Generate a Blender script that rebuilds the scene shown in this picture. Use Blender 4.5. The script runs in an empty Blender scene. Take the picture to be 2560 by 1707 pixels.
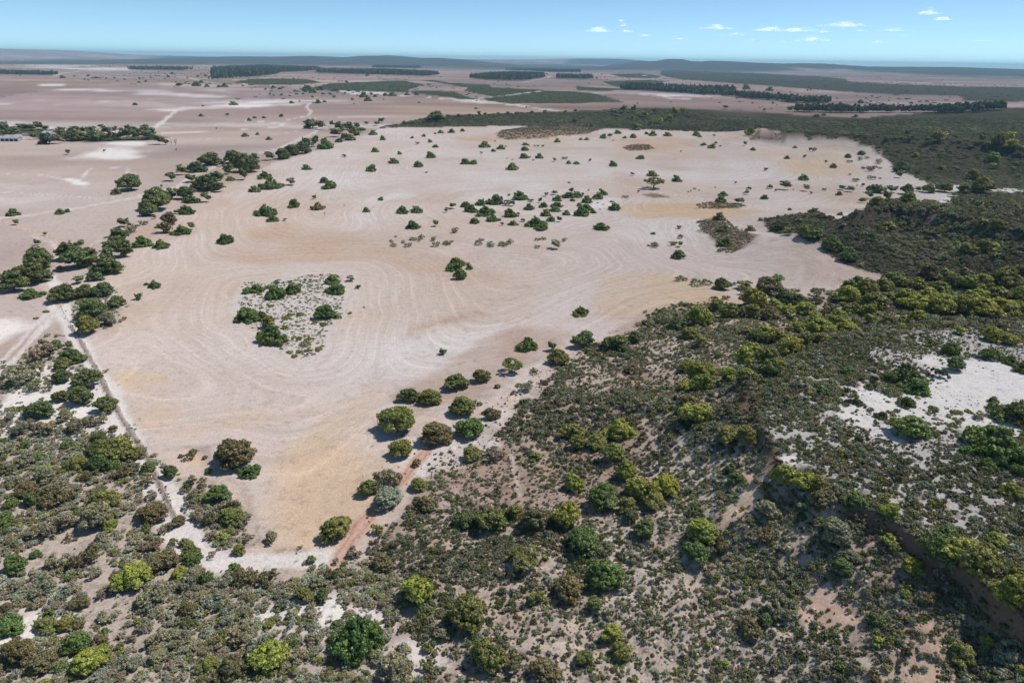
import bpy, math, random, re
import numpy as np
R = math.radians
rng = np.random.default_rng(7)
random.seed(7)
scene = bpy.context.scene
C = scene.collection

# ------------------------------------------------------------------ camera
CAM_H, FPX, CX, CY = 100.0, 1730.0, 1280.0, 853.5
PITCH, ROLL = math.atan(703.5 / FPX), 0.014
_f = np.array([0, math.cos(PITCH), -math.sin(PITCH)])
_u0 = np.array([0, math.sin(PITCH), math.cos(PITCH)])
_x = np.array([1.0, 0, 0])
CR = math.cos(ROLL) * _x + math.sin(ROLL) * _u0
CU = -math.sin(ROLL) * _x + math.cos(ROLL) * _u0
CF = _f
cam_data = bpy.data.cameras.new('camera')
cam = bpy.data.objects.new('camera', cam_data)
C.objects.link(cam)
cam_data.sensor_width = 36.0
cam_data.lens = FPX / 2560.0 * 36.0
cam_data.clip_start, cam_data.clip_end = 1.0, 150000.0
from mathutils import Matrix, Vector
M = Matrix(((CR[0], CU[0], -CF[0], 0), (CR[1], CU[1], -CF[1], 0), (CR[2], CU[2], -CF[2], CAM_H), (0, 0, 0, 1)))
cam.matrix_world = M
scene.camera = cam

# ------------------------------------------------------------------ sky, sun, exposure
SUN_EL, SUN_AZ = R(57), R(70)          # azimuth from +Y towards +X
world = bpy.data.worlds.new('World'); scene.world = world
world.use_nodes = True
wn = world.node_tree.nodes; wl = world.node_tree.links
sky = wn.new('ShaderNodeTexSky'); sky.sky_type = 'NISHITA'; sky.sun_disc = False
sky.sun_elevation, sky.sun_rotation = SUN_EL, SUN_AZ
sky.altitude, sky.air_density, sky.dust_density, sky.ozone_density = 3000, 0.5, 0.0, 4.0
bg = wn['Background']; bg.inputs['Strength'].default_value = 0.15
# the camera's tone response: the clear sky's falloff is gentler and a little more cyan than the model's
gam = wn.new('ShaderNodeGamma'); gam.inputs['Gamma'].default_value = 0.85
tin = wn.new('ShaderNodeMix'); tin.data_type = 'RGBA'; tin.blend_type = 'MULTIPLY'; tin.inputs[0].default_value = 1.0; tin.inputs[7].default_value = (1.32, 1.47, 1.33, 1)
wl.new(sky.outputs['Color'], gam.inputs['Color']); wl.new(gam.outputs[0], tin.inputs[6]); wl.new(tin.outputs[2], bg.inputs['Color'])
sun_d = bpy.data.lights.new('sun', 'SUN'); sun_d.energy = 4.5; sun_d.angle = R(0.53); sun_d.color = (1.0, 0.955, 0.89)
sun = bpy.data.objects.new('sun', sun_d); C.objects.link(sun)
sdir = Vector((math.cos(SUN_EL) * math.sin(SUN_AZ), math.cos(SUN_EL) * math.cos(SUN_AZ), math.sin(SUN_EL)))
sun.rotation_euler = sdir.to_track_quat('Z', 'Y').to_euler()
sun.location = (0, 0, 300)
vs = scene.view_settings
vs.view_transform, vs.look, vs.exposure, vs.gamma, vs.use_curve_mapping = 'Standard', 'None', 0.0, 1.0, False
scene.cycles.max_bounces = 4
scene.cycles.diffuse_bounces = 1
scene.cycles.transparent_max_bounces = 24
scene.cycles.volume_bounces = 0
scene.cycles.use_adaptive_sampling = True
scene.cycles.adaptive_threshold = 0.025

# ------------------------------------------------------------------ helpers: noise, rays, distances
_TAB = np.random.default_rng(99).random(1 << 16).astype(np.float32)
def vnoise(x, y, s=0):
    ix, iy = np.floor(x), np.floor(y)
    fx, fy = (x - ix).astype(np.float32), (y - iy).astype(np.float32)
    ix = (ix.astype(np.int32) + s * 57) & 255; iy = (iy.astype(np.int32) + s * 131) & 255
    fx, fy = fx * fx * (3 - 2 * fx), fy * fy * (3 - 2 * fy)
    ix1, iy0, iy1 = (ix + 1) & 255, iy << 8, ((iy + 1) & 255) << 8
    a, b, c, d = _TAB[iy0 + ix], _TAB[iy0 + ix1], _TAB[iy1 + ix], _TAB[iy1 + ix1]
    a = a + (b - a) * fx; c = c + (d - c) * fx
    return a + (c - a) * fy
def fbm(x, y, scale, s=0, o=4):
    """fractal noise about -1..1, 'scale' is the size of the largest feature in metres"""
    t, a, n = 0.0, 1.0, 0.0
    for k in range(o):
        q = 2.0 ** k / scale
        t = t + a * (vnoise(x * q + 17.3 * k, y * q - 9.1 * k, s + k) * 2 - 1); n += a; a *= 0.5
    return t / n * 1.5
def sstep(a, b, v):
    t = np.clip((v - a) / (b - a), 0, 1)
    return t * t * (3 - 2 * t)
def ray(px, py):
    d = CR * (px - CX) / FPX - CU * (py - CY) / FPX + CF
    return d / np.linalg.norm(d)
def plane(px, py, z=0.0):
    d = ray(px, py)
    t = (z - CAM_H) / min(d[2], -1e-4)
    return np.array([d[0] * t, d[1] * t])
def project(x, y, z):
    vx, vy, vz = x, y, z - CAM_H
    dep = vx * CF[0] + vy * CF[1] + vz * CF[2]
    return CX + FPX * (vx * CR[0] + vy * CR[1] + vz * CR[2]) / dep, CY - FPX * (vx * CU[0] + vy * CU[1] + vz * CU[2]) / dep, dep
def seg_dist(x, y, pts, closed):
    n = len(pts); best = np.full(x.shape, 1e18); along = np.zeros(x.shape); acc = 0.0
    for i in range(n if closed else n - 1):
        ax, ay = pts[i]; bx, by = pts[(i + 1) % n]
        ex, ey = bx - ax, by - ay; L2 = ex * ex + ey * ey + 1e-9
        t = np.clip(((x - ax) * ex + (y - ay) * ey) / L2, 0, 1)
        d = (x - ax - t * ex) ** 2 + (y - ay - t * ey) ** 2
        m = d < best
        best = np.where(m, d, best)
        acc += math.sqrt(L2)
    return np.sqrt(best)
def sdf(x, y, pts):
    """signed distance, positive inside"""
    d = seg_dist(x, y, pts, True); ins = np.zeros(x.shape, bool); n = len(pts)
    for i in range(n):
        ax, ay = pts[i]; bx, by = pts[(i + 1) % n]
        c = ((ay > y) != (by > y))
        xi = (bx - ax) * (y - ay) / ((by - ay) if abs(by - ay) > 1e-9 else 1e-9) + ax
        ins ^= (c & (x < xi))
    return np.where(ins, d, -d)
def box_mask(x, y, pts, m):
    a = np.array(pts)
    return (x > a[:, 0].min() - m) & (x < a[:, 0].max() + m) & (y > a[:, 1].min() - m) & (y < a[:, 1].max() + m)
TILES = {1: (0, 80), 2: (850, 80), 3: (1700, 80), 4: (0, 450), 5: (850, 450), 6: (1700, 450), 7: (0, 860), 8: (850, 860), 9: (1700, 860), 10: (0, 1257), 11: (850, 1257), 12: (1700, 1257), 0: (0, 0)}
TS = 0.36565
def tile_px(t, x, y):
    if t == 0: return x, y
    return TILES[t][0] + x * TS, TILES[t][1] + y * TS
def pts_of(s):
    """'t x y; x y; ...' -> photo pixels; the first number of the string is the tile it was measured in"""
    t, rest = s.split(':'); out = []
    for q in rest.split(';'):
        v = [float(k) for k in q.split()]
        if len(v) >= 2: out.append(tile_px(int(t), v[0], v[1]) + tuple(v[2:]))
    return out
def srgb(r, g, b):
    f = lambda c: (c / 255 / 12.92) if c / 255 <= 0.04045 else ((c / 255 + 0.055) / 1.055) ** 2.4
    return np.array([f(r), f(g), f(b)])

# ------------------------------------------------------------------ landform
def at_plane(s, z): return [plane(p[0], p[1], z) for p in pts_of(s)]
PLATEAUS = [  # outline on the crest, height, scarp drop, slope length
    (at_plane('0: 2760 1640; 2560 1512; 2430 1425; 2330 1358; 2250 1305; 2150 1248; 2080 1205; 1990 1172; 1930 1150; 1905 1110; 1890 1060; 1880 1000; 1868 960; 1885 930; 1930 905; 2010 880; 2090 852; 2200 832; 2330 815; 2460 806; 2900 800; 3500 900; 4200 1300; 3600 1800', 24), 24, 3.8, 46),
    (at_plane('0: 2150 527; 2220 514; 2290 522; 2340 532; 2420 547; 2560 577; 2900 630; 3300 650; 3300 560; 2560 512; 2400 503; 2230 500', 22), 22, 3.5, 36),
    (at_plane('0: 1900 326; 2030 331; 2150 337; 2260 346; 2400 352; 2700 372; 3400 420; 3400 305; 2500 290; 2100 300; 1900 308', 18), 18, 3.0, 45),
    (at_plane('0: 1535 276; 1600 271; 1700 274; 1760 280; 1740 290; 1600 288', 12), 12, 1.0, 60),
    (at_plane('0: 2450 274; 2560 268; 2900 262; 2900 290; 2480 288', 15), 15, 1.0, 80),
    (at_plane('0: 1270 322; 1340 320; 1400 324; 1380 333; 1290 335', 5), 5, 0.4, 35),
]
SKY_AZ = []
def az_of(px): 
    d = ray(px, 150); return math.degrees(math.atan2(d[0], d[1]))
# skyline above eye level in pixels, (photo x, far ridge, mid ridge)
_sk = [(-900, 6, -16), (0, 6.5, -16), (150, 6.5, -14), (240, 3.5, -12), (330, 0, -10), (430, -2, -6), (510, -3, -3), (590, -3, -1), (700, -3, -.5), (770, -3, 1), (860, -3, -1), (905, -3, 3), (935, -3, 3.2), (970, -3, 5.5), (1010, -3, 3.5), (1050, -3, 1), (1100, -3, 1.5), (1170, 0, -2), (1230, .5, -8), (1330, 2, -13), (1430, 3.6, -14), (1500, 4, -12), (1560, 4, -4), (1590, 2, 1), (1640, 0, 2), (1670, -2, 6.5), (1705, -2, 6.5), (1728, -2, 3), (1755, -2, 2.5), (1775, -2, 4.5), (1830, -3, 4), (1900, -4, 1.5), (1960, -5, .5), (2005, -5, 1.3), (2060, -5, 1), (2110, -9, -1.5), (2180, -11, -4.2), (2270, -11, -3.6), (2380, -11, -3), (2480, -11, -4.6), (2560, -11, -5.6), (3500, -11, -5.6)]
_ska = np.array([az_of(p[0]) for p in _sk]); _skf = np.array([p[1] for p in _sk]); _skm = np.array([p[2] for p in _sk])
def height(x, y, detail=True):
    r = np.hypot(x, y) + 1e-6
    az = np.degrees(np.arctan2(x, y))
    z = fbm(x, y, 260, 3, 2) * 1.2 * sstep(120, 400, r)
    z = z + fbm(x, y, 1500, 5, 3) * 5.0 * sstep(1400, 4000, r)
    z = z - r * r / (2 * 6371000.0) * 0.87                  # the curve of the earth
    # far ridges
    for D, w, prof, sd in ((13500.0, 2600.0, _skm, 21), (24000.0, 5200.0, _skf, 22)):
        top = CAM_H + np.interp(az, _ska, prof) / FPX * D + fbm(az * 40, r * 0 + sd, 25, sd, 3) * 1.5
        k = np.exp(-((r - D) / w) ** 2)
        z = z * (1 - k) + np.maximum(top, -70) * k
    z = z + fbm(x, y, 3000, 31, 3) * 14 * sstep(6000, 9000, r) * (1 - sstep(26000, 30000, r))
    for poly, h, drop, L in PLATEAUS:
        m = box_mask(x, y, poly, L * 7)
        if not m.any(): continue
        xs, ys = x[m], y[m]
        wob = (fbm(xs, ys, 26, 41, 3) * 3.2 + fbm(xs, ys, 6, 43, 2) * 1.2) if drop > 2 else 0
        d = sdf(xs, ys, poly) + wob
        o = np.maximum(-d, 0)
        dr = drop * np.clip(0.7 + fbm(xs, ys, 30, 45, 3) * 0.9, 0.1, 1.05) if drop > 2 else drop
        prof = h - dr * sstep(0, 1.6 if L > 45 else 3.4, o) - (h - dr) * (1 - np.exp(-np.maximum(o - 1.0, 0) / L * 1.15)) 
        prof = prof + np.minimum(np.maximum(d, 0), 60) * 0.01
        zz = z[m]
        # smooth union with what is already there
        z[m] = np.maximum(zz, 0) + prof - np.minimum(np.maximum(zz, 0), prof) * 0.9 + np.minimum(zz, 0)
        if detail and drop > 2:
            if L < 46: z[m] += fbm(xs, ys, 70, 57, 3) * 3.2 * sstep(0, 25, o) * (1 - sstep(L * 1.5, L * 3, o))
            slope = sstep(0.5, 4, o) * (1 - sstep(L * 1.1, L * 2.2, o))
            z[m] += slope * (fbm(xs, ys, 16, 51, 3) * 0.7 + np.abs(fbm(xs, ys, 5, 55, 2)) * 0.5 - 0.2)
    return z
_rs = np.concatenate([np.geomspace(45, 2500, 420), np.geomspace(2520, 29000, 60)])
def casts(pp):
    """where the lines of sight through photo pixels meet the ground"""
    d = np.array([ray(p[0], p[1]) for p in pp]); h = np.hypot(d[:, 0], d[:, 1])
    ux, uy, uz = d[:, 0] / h, d[:, 1] / h, d[:, 2] / h
    X, Y = ux[:, None] * _rs, uy[:, None] * _rs
    zr = CAM_H + uz[:, None] * _rs
    zt = height(X.ravel(), Y.ravel(), False).reshape(X.shape)
    below = zr < zt
    i = np.argmax(below, 1); out = np.zeros((len(pp), 2))
    for k in range(len(pp)):
        j = i[k]
        if not below[k].any() or j == 0: out[k] = plane(pp[k][0], max(pp[k][1], 175)); continue
        a, b = zr[k, j - 1] - zt[k, j - 1], zr[k, j] - zt[k, j]
        r = _rs[j - 1] + a / (a - b) * (_rs[j] - _rs[j - 1])
        out[k] = (ux[k] * r, uy[k] * r)
    return out
def cast(px, py): return casts([(px, py)])[0]
def wpoly(s): return list(casts(pts_of(s)))

# ------------------------------------------------------------------ ground zones (outlines on the ground)
PADDOCK = wpoly('0: 150 762; 178 800; 205 850; 245 930; 285 1020; 325 1095; 372 1148; 420 1128; 470 1118; 535 1110; 560 1190; 620 1215; 632 1265; 655 1310; 690 1350; 720 1400; 790 1390; 845 1345; 862 1290; 885 1240; 930 1180; 960 1130; 1000 1070; 1030 1060; 1090 1100; 1160 1070; 1240 1020; 1330 950; 1420 885; 1500 845; 1560 815; 1600 785; 1650 760; 1760 748; 1830 758; 1880 768; 1960 752; 2010 745; 2060 735; 2110 718; 2170 706; 2235 703; 2190 690; 2120 668; 2075 645; 2030 615; 1990 600; 1955 590; 1915 570; 1895 555; 1960 540; 2040 532; 2150 525; 2180 505; 2230 496; 2290 508; 2350 498; 2390 478; 2330 462; 2290 446; 2265 432; 2230 418; 2218 395; 2183 364; 2130 356; 2060 352; 2000 345; 1950 334; 1900 332; 1860 330; 1780 328; 1700 328; 1560 322; 1400 316; 1250 315; 1100 318; 1000 319; 950 322; 920 338; 880 345; 830 362; 770 385; 690 405; 640 432; 570 462; 500 500; 440 540; 380 590; 330 625; 270 655; 300 670; 250 690; 190 690; 150 720')
FORESHORE = wpoly('0: 372 1148; 325 1095; 345 1150; 400 1250; 450 1330; 500 1390; 580 1420; 720 1425; 860 1425; 900 1390; 925 1330; 985 1260; 1060 1175; 1100 1120; 1180 1080; 1260 1030; 1340 960; 1450 890; 1540 830; 1500 830; 1420 885; 1240 1020; 1090 1100; 1000 1070; 885 1240; 845 1345; 720 1400; 560 1190; 470 1118')
SCRUB = wpoly('0: -60 985; 20 920; 70 880; 130 835; 180 850; 215 900; 250 985; 290 1075; 335 1150; 380 1250; 425 1330; 470 1385; 560 1410; 700 1415; 860 1415; 930 1430; 1000 1500; 1010 1600; 960 1800; 900 2100; -300 2100; -700 1700; -500 1100')
STRIP = wpoly('0: 425 1205; 480 1185; 530 1200; 570 1250; 615 1300; 690 1340; 690 1370; 620 1380; 540 1385; 490 1350; 450 1270')
STRIP2 = wpoly('0: 130 740; 180 725; 260 715; 300 740; 310 770; 290 800; 250 830; 215 845; 190 815; 170 785')
HEATH = wpoly('0: 860 1425; 925 1400; 940 1350; 990 1290; 1060 1190; 1110 1130; 1200 1090; 1290 1020; 1390 935; 1480 870; 1545 830; 1600 800; 1660 775; 1760 755; 1830 765; 1880 775; 1960 758; 2010 750; 2110 722; 2240 703; 2190 690; 2120 668; 2075 645; 2030 615; 1990 600; 1955 590; 1915 570; 1895 555; 1960 540; 2040 532; 2150 525; 2180 505; 2230 496; 2290 508; 2350 498; 2390 478; 2330 462; 2290 446; 2265 432; 2230 418; 2218 395; 2183 364; 2130 356; 2060 352; 2000 345; 1950 334; 1860 330; 1700 328; 1560 322; 1400 316; 1250 315; 1100 318; 1000 319; 950 320; 1000 308; 1080 292; 1160 288; 1330 281; 1500 276; 1530 272; 1700 271; 1850 275; 1960 285; 2080 294; 2150 296; 2210 290; 2500 272; 3000 262; 3600 300; 6000 1000; 4500 3000; 1000 2600; 1000 1600; 1000 1500; 920 1440')
SLOPE_PLATEAU = PLATEAUS[0][0]
ISLAND = wpoly('4: 1640 770; 1660 690; 1800 700; 1980 690; 2090 650; 2240 640; 2330 640; 2352 760; 2352 800; 2330 930; 2280 970; 2230 1060; 2210 1150; 2130 1235; 2080 1250; 2000 1200; 1880 1150; 1760 1120; 1790 1050; 1690 1000; 1600 970; 1620 880')
MOUND1 = wpoly('2: 1075 700; 1120 670; 1290 645; 1500 640; 1700 632; 1790 660; 1720 690; 1600 705; 1350 730; 1150 738; 1080 725')
MOUND2 = wpoly('2: 1930 795; 1960 778; 2030 765; 2110 770; 2150 795; 2100 810; 1980 812')
MOUND3 = wpoly('6: 105 285; 230 262; 330 275; 370 330; 440 345; 490 400; 505 430; 450 470; 390 500; 260 495; 240 450; 235 410; 150 360')
MOUND4 = wpoly('6: 105 165; 200 150; 330 155; 470 175; 400 190; 250 200; 130 195')
MOUND5 = wpoly('3: 430 715; 560 690; 700 690; 700 730; 600 740; 470 740')
MOUND6 = wpoly('5: 2060 100; 2180 98; 2230 118; 2140 122')
CLEARING = wpoly('9: 1110 480; 1180 380; 1150 300; 1190 240; 1330 300; 1450 330; 1690 345; 1760 240; 1800 150; 1960 150; 2120 130; 2200 140; 2240 190; 2352 220; 2700 200; 3000 500; 2352 650; 2100 610; 1980 620; 1900 600; 1880 680; 1760 720; 1690 690; 1500 650; 1420 620; 1340 610; 1380 540; 1250 500')
SANDS = [  # outline, softness in metres, strength
    (CLEARING, 4, 1.0),
    (wpoly('11: -180 700; -60 670; 120 650; 250 660; 380 700; 400 800; 340 880; 250 860; 160 840; 60 850; -80 900; -160 880; -230 820; -330 800; -400 760; -290 720'), 4, 0.95),
    (wpoly('9: 740 790; 830 820; 900 870; 990 940; 940 950; 850 900; 770 860'), 2, 1.0),
    (wpoly('11: 330 900; 500 880; 620 900; 700 1000; 760 1080; 700 1180; 500 1231; 330 1200; 200 1231; 180 1150; 320 1050'), 6, 0.8),
    (wpoly('1: 455 1005; 560 1010; 600 1040; 640 1080; 560 1060; 500 1045'), 5, 0.9),
    (wpoly('1: 600 850; 640 790; 800 790; 940 820; 960 860; 850 870; 700 850'), 22, 0.85),
    (wpoly('1: 800 750; 960 755; 980 770; 850 770'), 12, 0.8),
    (wpoly('1: 1130 525; 1260 505; 1420 508; 1560 495; 1690 485; 1960 478; 2000 492; 1800 505; 1560 520; 1300 535; 1170 540'), 30, 0.9),
    (wpoly('1: 700 480; 860 490; 1050 520; 1150 530; 1000 530; 800 505'), 45, 0.6),
    (wpoly('1: 520 395; 620 392; 740 405; 640 410'), 50, 0.95), (wpoly('1: 970 405; 1200 420; 1400 432; 1800 455; 2000 470; 1600 455; 1200 435'), 50, 0.6),
    (wpoly('1: 250 238; 400 225; 570 232; 420 245; 300 250'), 120, 0.8), (wpoly('1: 480 248; 800 248; 760 262; 600 258'), 150, 0.75), (wpoly('1: 80 225; 380 222; 400 232; 120 236'), 140, 0.4),
    (wpoly('1: 300 360; 350 350; 380 365; 330 368'), 30, 0.9),
    (wpoly('2: 0 395; 200 400; 400 430; 700 450; 1180 490; 1500 545; 1300 515; 900 480; 500 440; 200 425; 0 420'), 12, 0.8),
    (wpoly('2: 2130 435; 2250 432; 2240 445; 2140 442'), 16, 0.95), (wpoly('2: 2220 455; 2330 455; 2320 468; 2240 465'), 16, 0.9), 
    (wpoly('2: 1700 415; 2000 425; 2100 400; 1800 405'), 40, 0.4),
    (wpoly('6: 1600 80; 1700 65; 1790 65; 1800 40; 1860 30; 1980 50; 2352 70; 2352 80; 1990 75; 1890 80; 1850 130; 1800 150; 1740 145; 1720 125; 1650 115; 1450 110; 1560 95'), 4, 0.9),
    (wpoly('6: 500 330; 560 300; 620 330; 620 355; 540 350'), 4, 0.6), (wpoly('6: 940 430; 960 425; 950 460; 935 455'), 2, 0.9), (wpoly('6: 1220 800; 1280 800; 1230 870; 1215 920; 1200 850'), 3, 0.8),
    (wpoly('4: -100 1000; 100 1010; 200 1030; 80 1080; 0 1130; -200 1160'), 10, 0.95),
    (wpoly('5: 1590 225; 1740 140; 1850 130; 1840 180; 1730 200'), 12, 0.7), (wpoly('5: 900 180; 1350 195; 1400 250; 1200 240; 950 200'), 14, 0.35),
    (wpoly('7: 190 380; 330 160; 480 150; 500 190; 520 300; 650 310; 800 500; 820 600; 700 560; 640 500; 380 460; 250 520; 220 440'), 5, 0.75),
    (wpoly('10: -20 560; 60 540; 130 700; 300 720; 440 740; 500 660; 530 650; 470 780; 260 880; 150 960; -50 1020; -60 980; 120 900; 230 800; 100 720'), 4, 0.7),
    (wpoly('10: 180 1120; 320 1050; 450 1080; 380 1110; 250 1130'), 3, 0.8), (wpoly('10: 1290 1110; 1440 1100; 1460 1140; 1330 1231; 1250 1231'), 3, 0.8), (wpoly('10: 1820 900; 1960 790; 2060 820; 2352 860; 2260 1000; 1960 960; 1860 960'), 5, 0.6),
    (wpoly('8: 690 340; 830 320; 890 290; 880 320; 760 345'), 2, 0.8), (wpoly('8: 900 500; 1000 460; 1120 500; 1080 545; 960 545; 760 560; 700 540'), 5, 0.7), (wpoly('8: 510 700; 600 720; 800 690; 850 700; 700 820; 600 880; 560 900; 520 760'), 5, 0.7),
]
TANS = [  # golden stubble and brown soil: outline, softness, colour, strength
    (wpoly('0: 560 1080; 700 1050; 900 1010; 960 1000; 900 1100; 880 1180; 820 1300; 760 1350; 700 1320; 640 1240; 600 1180'), 14, (210, 182, 152), 0.8),
    (wpoly('0: 420 1060; 640 1030; 900 980; 960 960; 930 1010; 640 1090; 480 1115; 380 1090'), 12, (208, 183, 154), 0.75),
    (wpoly('0: 280 940; 320 930; 400 980; 430 1040; 380 1080; 330 1040'), 8, (210, 182, 148), 0.7),
    (wpoly('0: 1480 760; 1500 690; 1620 690; 1720 720; 1760 755; 1640 790; 1540 800'), 18, (206, 178, 144), 0.8),
    (wpoly('0: 1570 520; 1640 505; 1800 512; 1900 530; 1750 545; 1600 540'), 16, (205, 172, 132), 0.75),
    (wpoly('0: 1000 830; 1080 800; 1200 775; 1180 795; 1080 825; 1010 850'), 12, (178, 146, 124), 0.8),
    (wpoly('0: 560 640; 580 580; 700 555; 870 570; 960 600; 1250 680; 1290 715; 1120 700; 900 650; 700 650'), 18, (192, 162, 138), 0.7),
    (wpoly('0: 1130 345; 1230 335; 1500 335; 1800 345; 1650 358; 1300 362'), 40, (203, 172, 142), 0.5),
    (wpoly('0: 1960 410; 2060 400; 2140 420; 2090 445; 1980 440'), 25, (205, 178, 145), 0.7), (wpoly('0: 1770 385; 1900 375; 2050 372; 2080 388; 1900 395'), 30, (206, 180, 150), 0.6),
    (wpoly('0: 400 1120; 470 1110; 530 1120; 520 1170; 440 1180'), 4, (218, 186, 146), 1.0),
    (wpoly('0: 960 970; 1100 900; 1250 850; 1330 830; 1420 840; 1380 880; 1280 930; 1160 1000; 1000 1060'), 8, (178, 150, 133), 0.75),
    (wpoly('0: 1230 850; 1330 820; 1450 830; 1400 870; 1300 900'), 8, (184, 150, 132), 0.6),
    (wpoly('0: 1480 1390; 1900 1420; 2100 1500; 2300 1560; 2500 1707; 1600 1707; 1500 1550'), 26, (202, 172, 150), 0.55),
    (wpoly('0: 250 560; 420 540; 440 580; 330 620; 260 650'), 12, (188, 162, 145), 0.6), (wpoly('0: 430 480; 560 455; 640 440; 520 520; 440 560'), 14, (196, 172, 155), 0.6),
    (wpoly('9: 400 800; 470 820; 560 900; 550 960; 500 1010; 420 1000; 400 900'), 2, (222, 186, 165), 1.0), (wpoly('9: 170 860; 250 900; 260 970; 200 990; 160 930'), 2, (222, 190, 170), 0.9),
    (wpoly('12: 960 640; 1060 620; 1150 700; 1200 830; 1080 850; 940 800'), 3, (225, 192, 170), 0.9), (wpoly('12: 1440 1150; 1560 1080; 1700 930; 1760 900; 1700 1020; 1830 1231; 1400 1231'), 3, (224, 196, 168), 0.9), (wpoly('6: 1740 220; 1765 225; 1750 280; 1830 300; 1840 318; 1740 290'), 3, (214, 180, 160), 0.9),
    (wpoly('10: -60 1160; 60 1150; 180 1190; 190 1260; -60 1260'), 3, (208, 158, 122), 0.9), (wpoly('12: 0 520; 120 500; 220 560; 250 620; 150 660; 0 640'), 4, (222, 196, 172), 0.8), (wpoly('12: 540 1130; 700 1110; 760 1200; 600 1231; 480 1231'), 4, (214, 182, 160), 0.7),
    (wpoly('2: 720 720; 900 715; 1060 690; 1080 740; 1000 760; 820 745'), 20, (198, 158, 136), 0.8), (wpoly('2: 1930 740; 2300 720; 2352 760; 2250 830; 1850 820; 1750 790'), 25, (204, 168, 138), 0.6),
    (wpoly('0: 0 215; 300 205; 560 232; 700 245; 560 252; 420 262; 250 250; 0 240'), 60, (146, 126, 122), 0.6), (wpoly('0: 1530 240; 1700 250; 2050 275; 1960 283; 1700 268; 1500 262'), 40, (160, 140, 140), 0.5), (wpoly('0: 0 175; 200 172; 480 180; 520 196; 300 200; 0 196'), 90, (138, 122, 122), 0.5), (wpoly('0: 480 262; 700 268; 980 300; 900 312; 700 300; 420 290'), 40, (166, 140, 132), 0.5), (wpoly('0: 0 280; 300 285; 420 300; 300 320; 0 310'), 40, (160, 138, 128), 0.5),
    (wpoly('1: 280 410; 420 400; 480 425; 360 440'), 60, (200, 180, 158), 0.8),
]
TRACKS = [  # centre line, width in metres, colour, strength
    (wpoly('0: 128 690; 140 730; 150 765; 178 815; 212 880; 262 985; 310 1080; 355 1150; 400 1230; 440 1310; 490 1372; 560 1402; 660 1400; 770 1396; 850 1390'), 6.2, (222, 214, 210), 0.95),
    (wpoly('0: 840 1408; 868 1360; 905 1310; 950 1262; 1000 1200; 1045 1150; 1090 1100'), 3.4, (212, 172, 152), 0.9),
    (wpoly('0: 940 1120; 985 1075; 1060 1050; 1150 1050; 1230 1020; 1300 975; 1360 920; 1420 875; 1480 835'), 6.0, (216, 196, 184), 0.8),
    (wpoly('0: -60 985; 0 932; 40 895; 80 850; 120 805; 140 770'), 2.2, (222, 212, 206), 0.95), (wpoly('0: -60 950; 0 908; 50 855; 100 800; 128 770'), 1.6, (222, 212, 206), 0.8),
    (wpoly('0: 150 765; 132 735; 112 712; 106 700; 125 680; 160 655; 200 630; 250 600'), 2.2, (214, 196, 182), 0.85),
    (wpoly('0: 0 545; 150 528; 260 508; 385 485; 440 470; 480 440; 540 415; 600 395; 700 370; 780 335; 810 312'), 4.0, (216, 203, 196), 0.8),
    (wpoly('0: 0 480; 110 485; 260 497; 400 480; 470 470; 500 445'), 3.0, (216, 203, 196), 0.7),
    (wpoly('0: 0 550; 60 570; 120 590; 165 610; 200 630'), 2.4, (214, 188, 160), 0.7), (wpoly('0: 80 590; 130 605; 148 625; 135 645'), 2.6, (220, 205, 196), 0.8),
    (wpoly('0: 380 325; 415 298; 440 278; 460 268'), 5, (218, 208, 204), 0.95),
    (wpoly('0: 0 313; 60 317; 160 322; 300 330; 420 333; 560 327; 690 318; 712 312; 690 308; 600 300'), 5, (220, 212, 208), 0.85),
    (wpoly('0: 440 352; 600 344; 700 335; 760 325'), 3, (214, 202, 196), 0.6),
    (wpoly('0: 775 258; 765 268; 778 280; 770 290; 720 300'), 4, (218, 206, 200), 0.8), (wpoly('0: 720 299; 860 293; 1000 292; 1080 290'), 5, (216, 205, 202), 0.7),
    (wpoly('0: 955 335; 1010 348; 1080 364; 1160 383; 1250 402; 1340 420; 1450 438; 1560 462; 1640 480; 1760 496; 1820 503; 1956 525; 2020 534'), 3.2, (222, 206, 190), 0.95),
    (wpoly('2: 930 465; 1100 440; 1250 418; 1420 402'), 14, (214, 206, 202), 0.95),
    (wpoly('1: 1030 285; 1250 310; 1450 345; 1600 352; 1750 360; 2000 372'), 9, (216, 206, 202), 0.7), (wpoly('1: 370 300; 420 285; 560 268; 880 264'), 9, (214, 206, 204), 0.7),
    (wpoly('2: 2090 362; 2200 352; 2352 335'), 9, (214, 200, 198), 0.8), (wpoly('2: 1250 345; 1420 315; 1440 300'), 8, (212, 204, 202), 0.8),
    (wpoly('4: 0 85; 150 95; 300 110; 480 118; 690 122'), 2.0, (216, 203, 196), 0.5),
    (wpoly('1: 560 1000; 600 950; 640 930; 860 928; 880 940; 860 960; 930 972'), 2.0, (222, 212, 206), 0.8), (wpoly('1: 0 968; 150 972; 300 978; 400 1000'), 2.0, (218, 208, 204), 0.7),
    (wpoly('9: 480 1010; 520 1040; 420 1110; 330 1180; 280 1235'), 2.0, (224, 196, 172), 0.9), (wpoly('11: 1790 330; 1860 380; 1960 400; 2100 320; 2240 260'), 1.2, (222, 198, 178), 0.5),
    (wpoly('8: 2352 420; 2230 450; 2130 520; 2060 520'), 1.4, (224, 204, 184), 0.7), (wpoly('8: 1240 1030; 1210 980; 1210 890; 1180 800; 1180 740'), 1.2, (222, 206, 192), 0.7), (wpoly('8: 1290 450; 1280 520; 1200 590; 1100 600'), 1.2, (222, 206, 192), 0.6),
]
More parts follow.
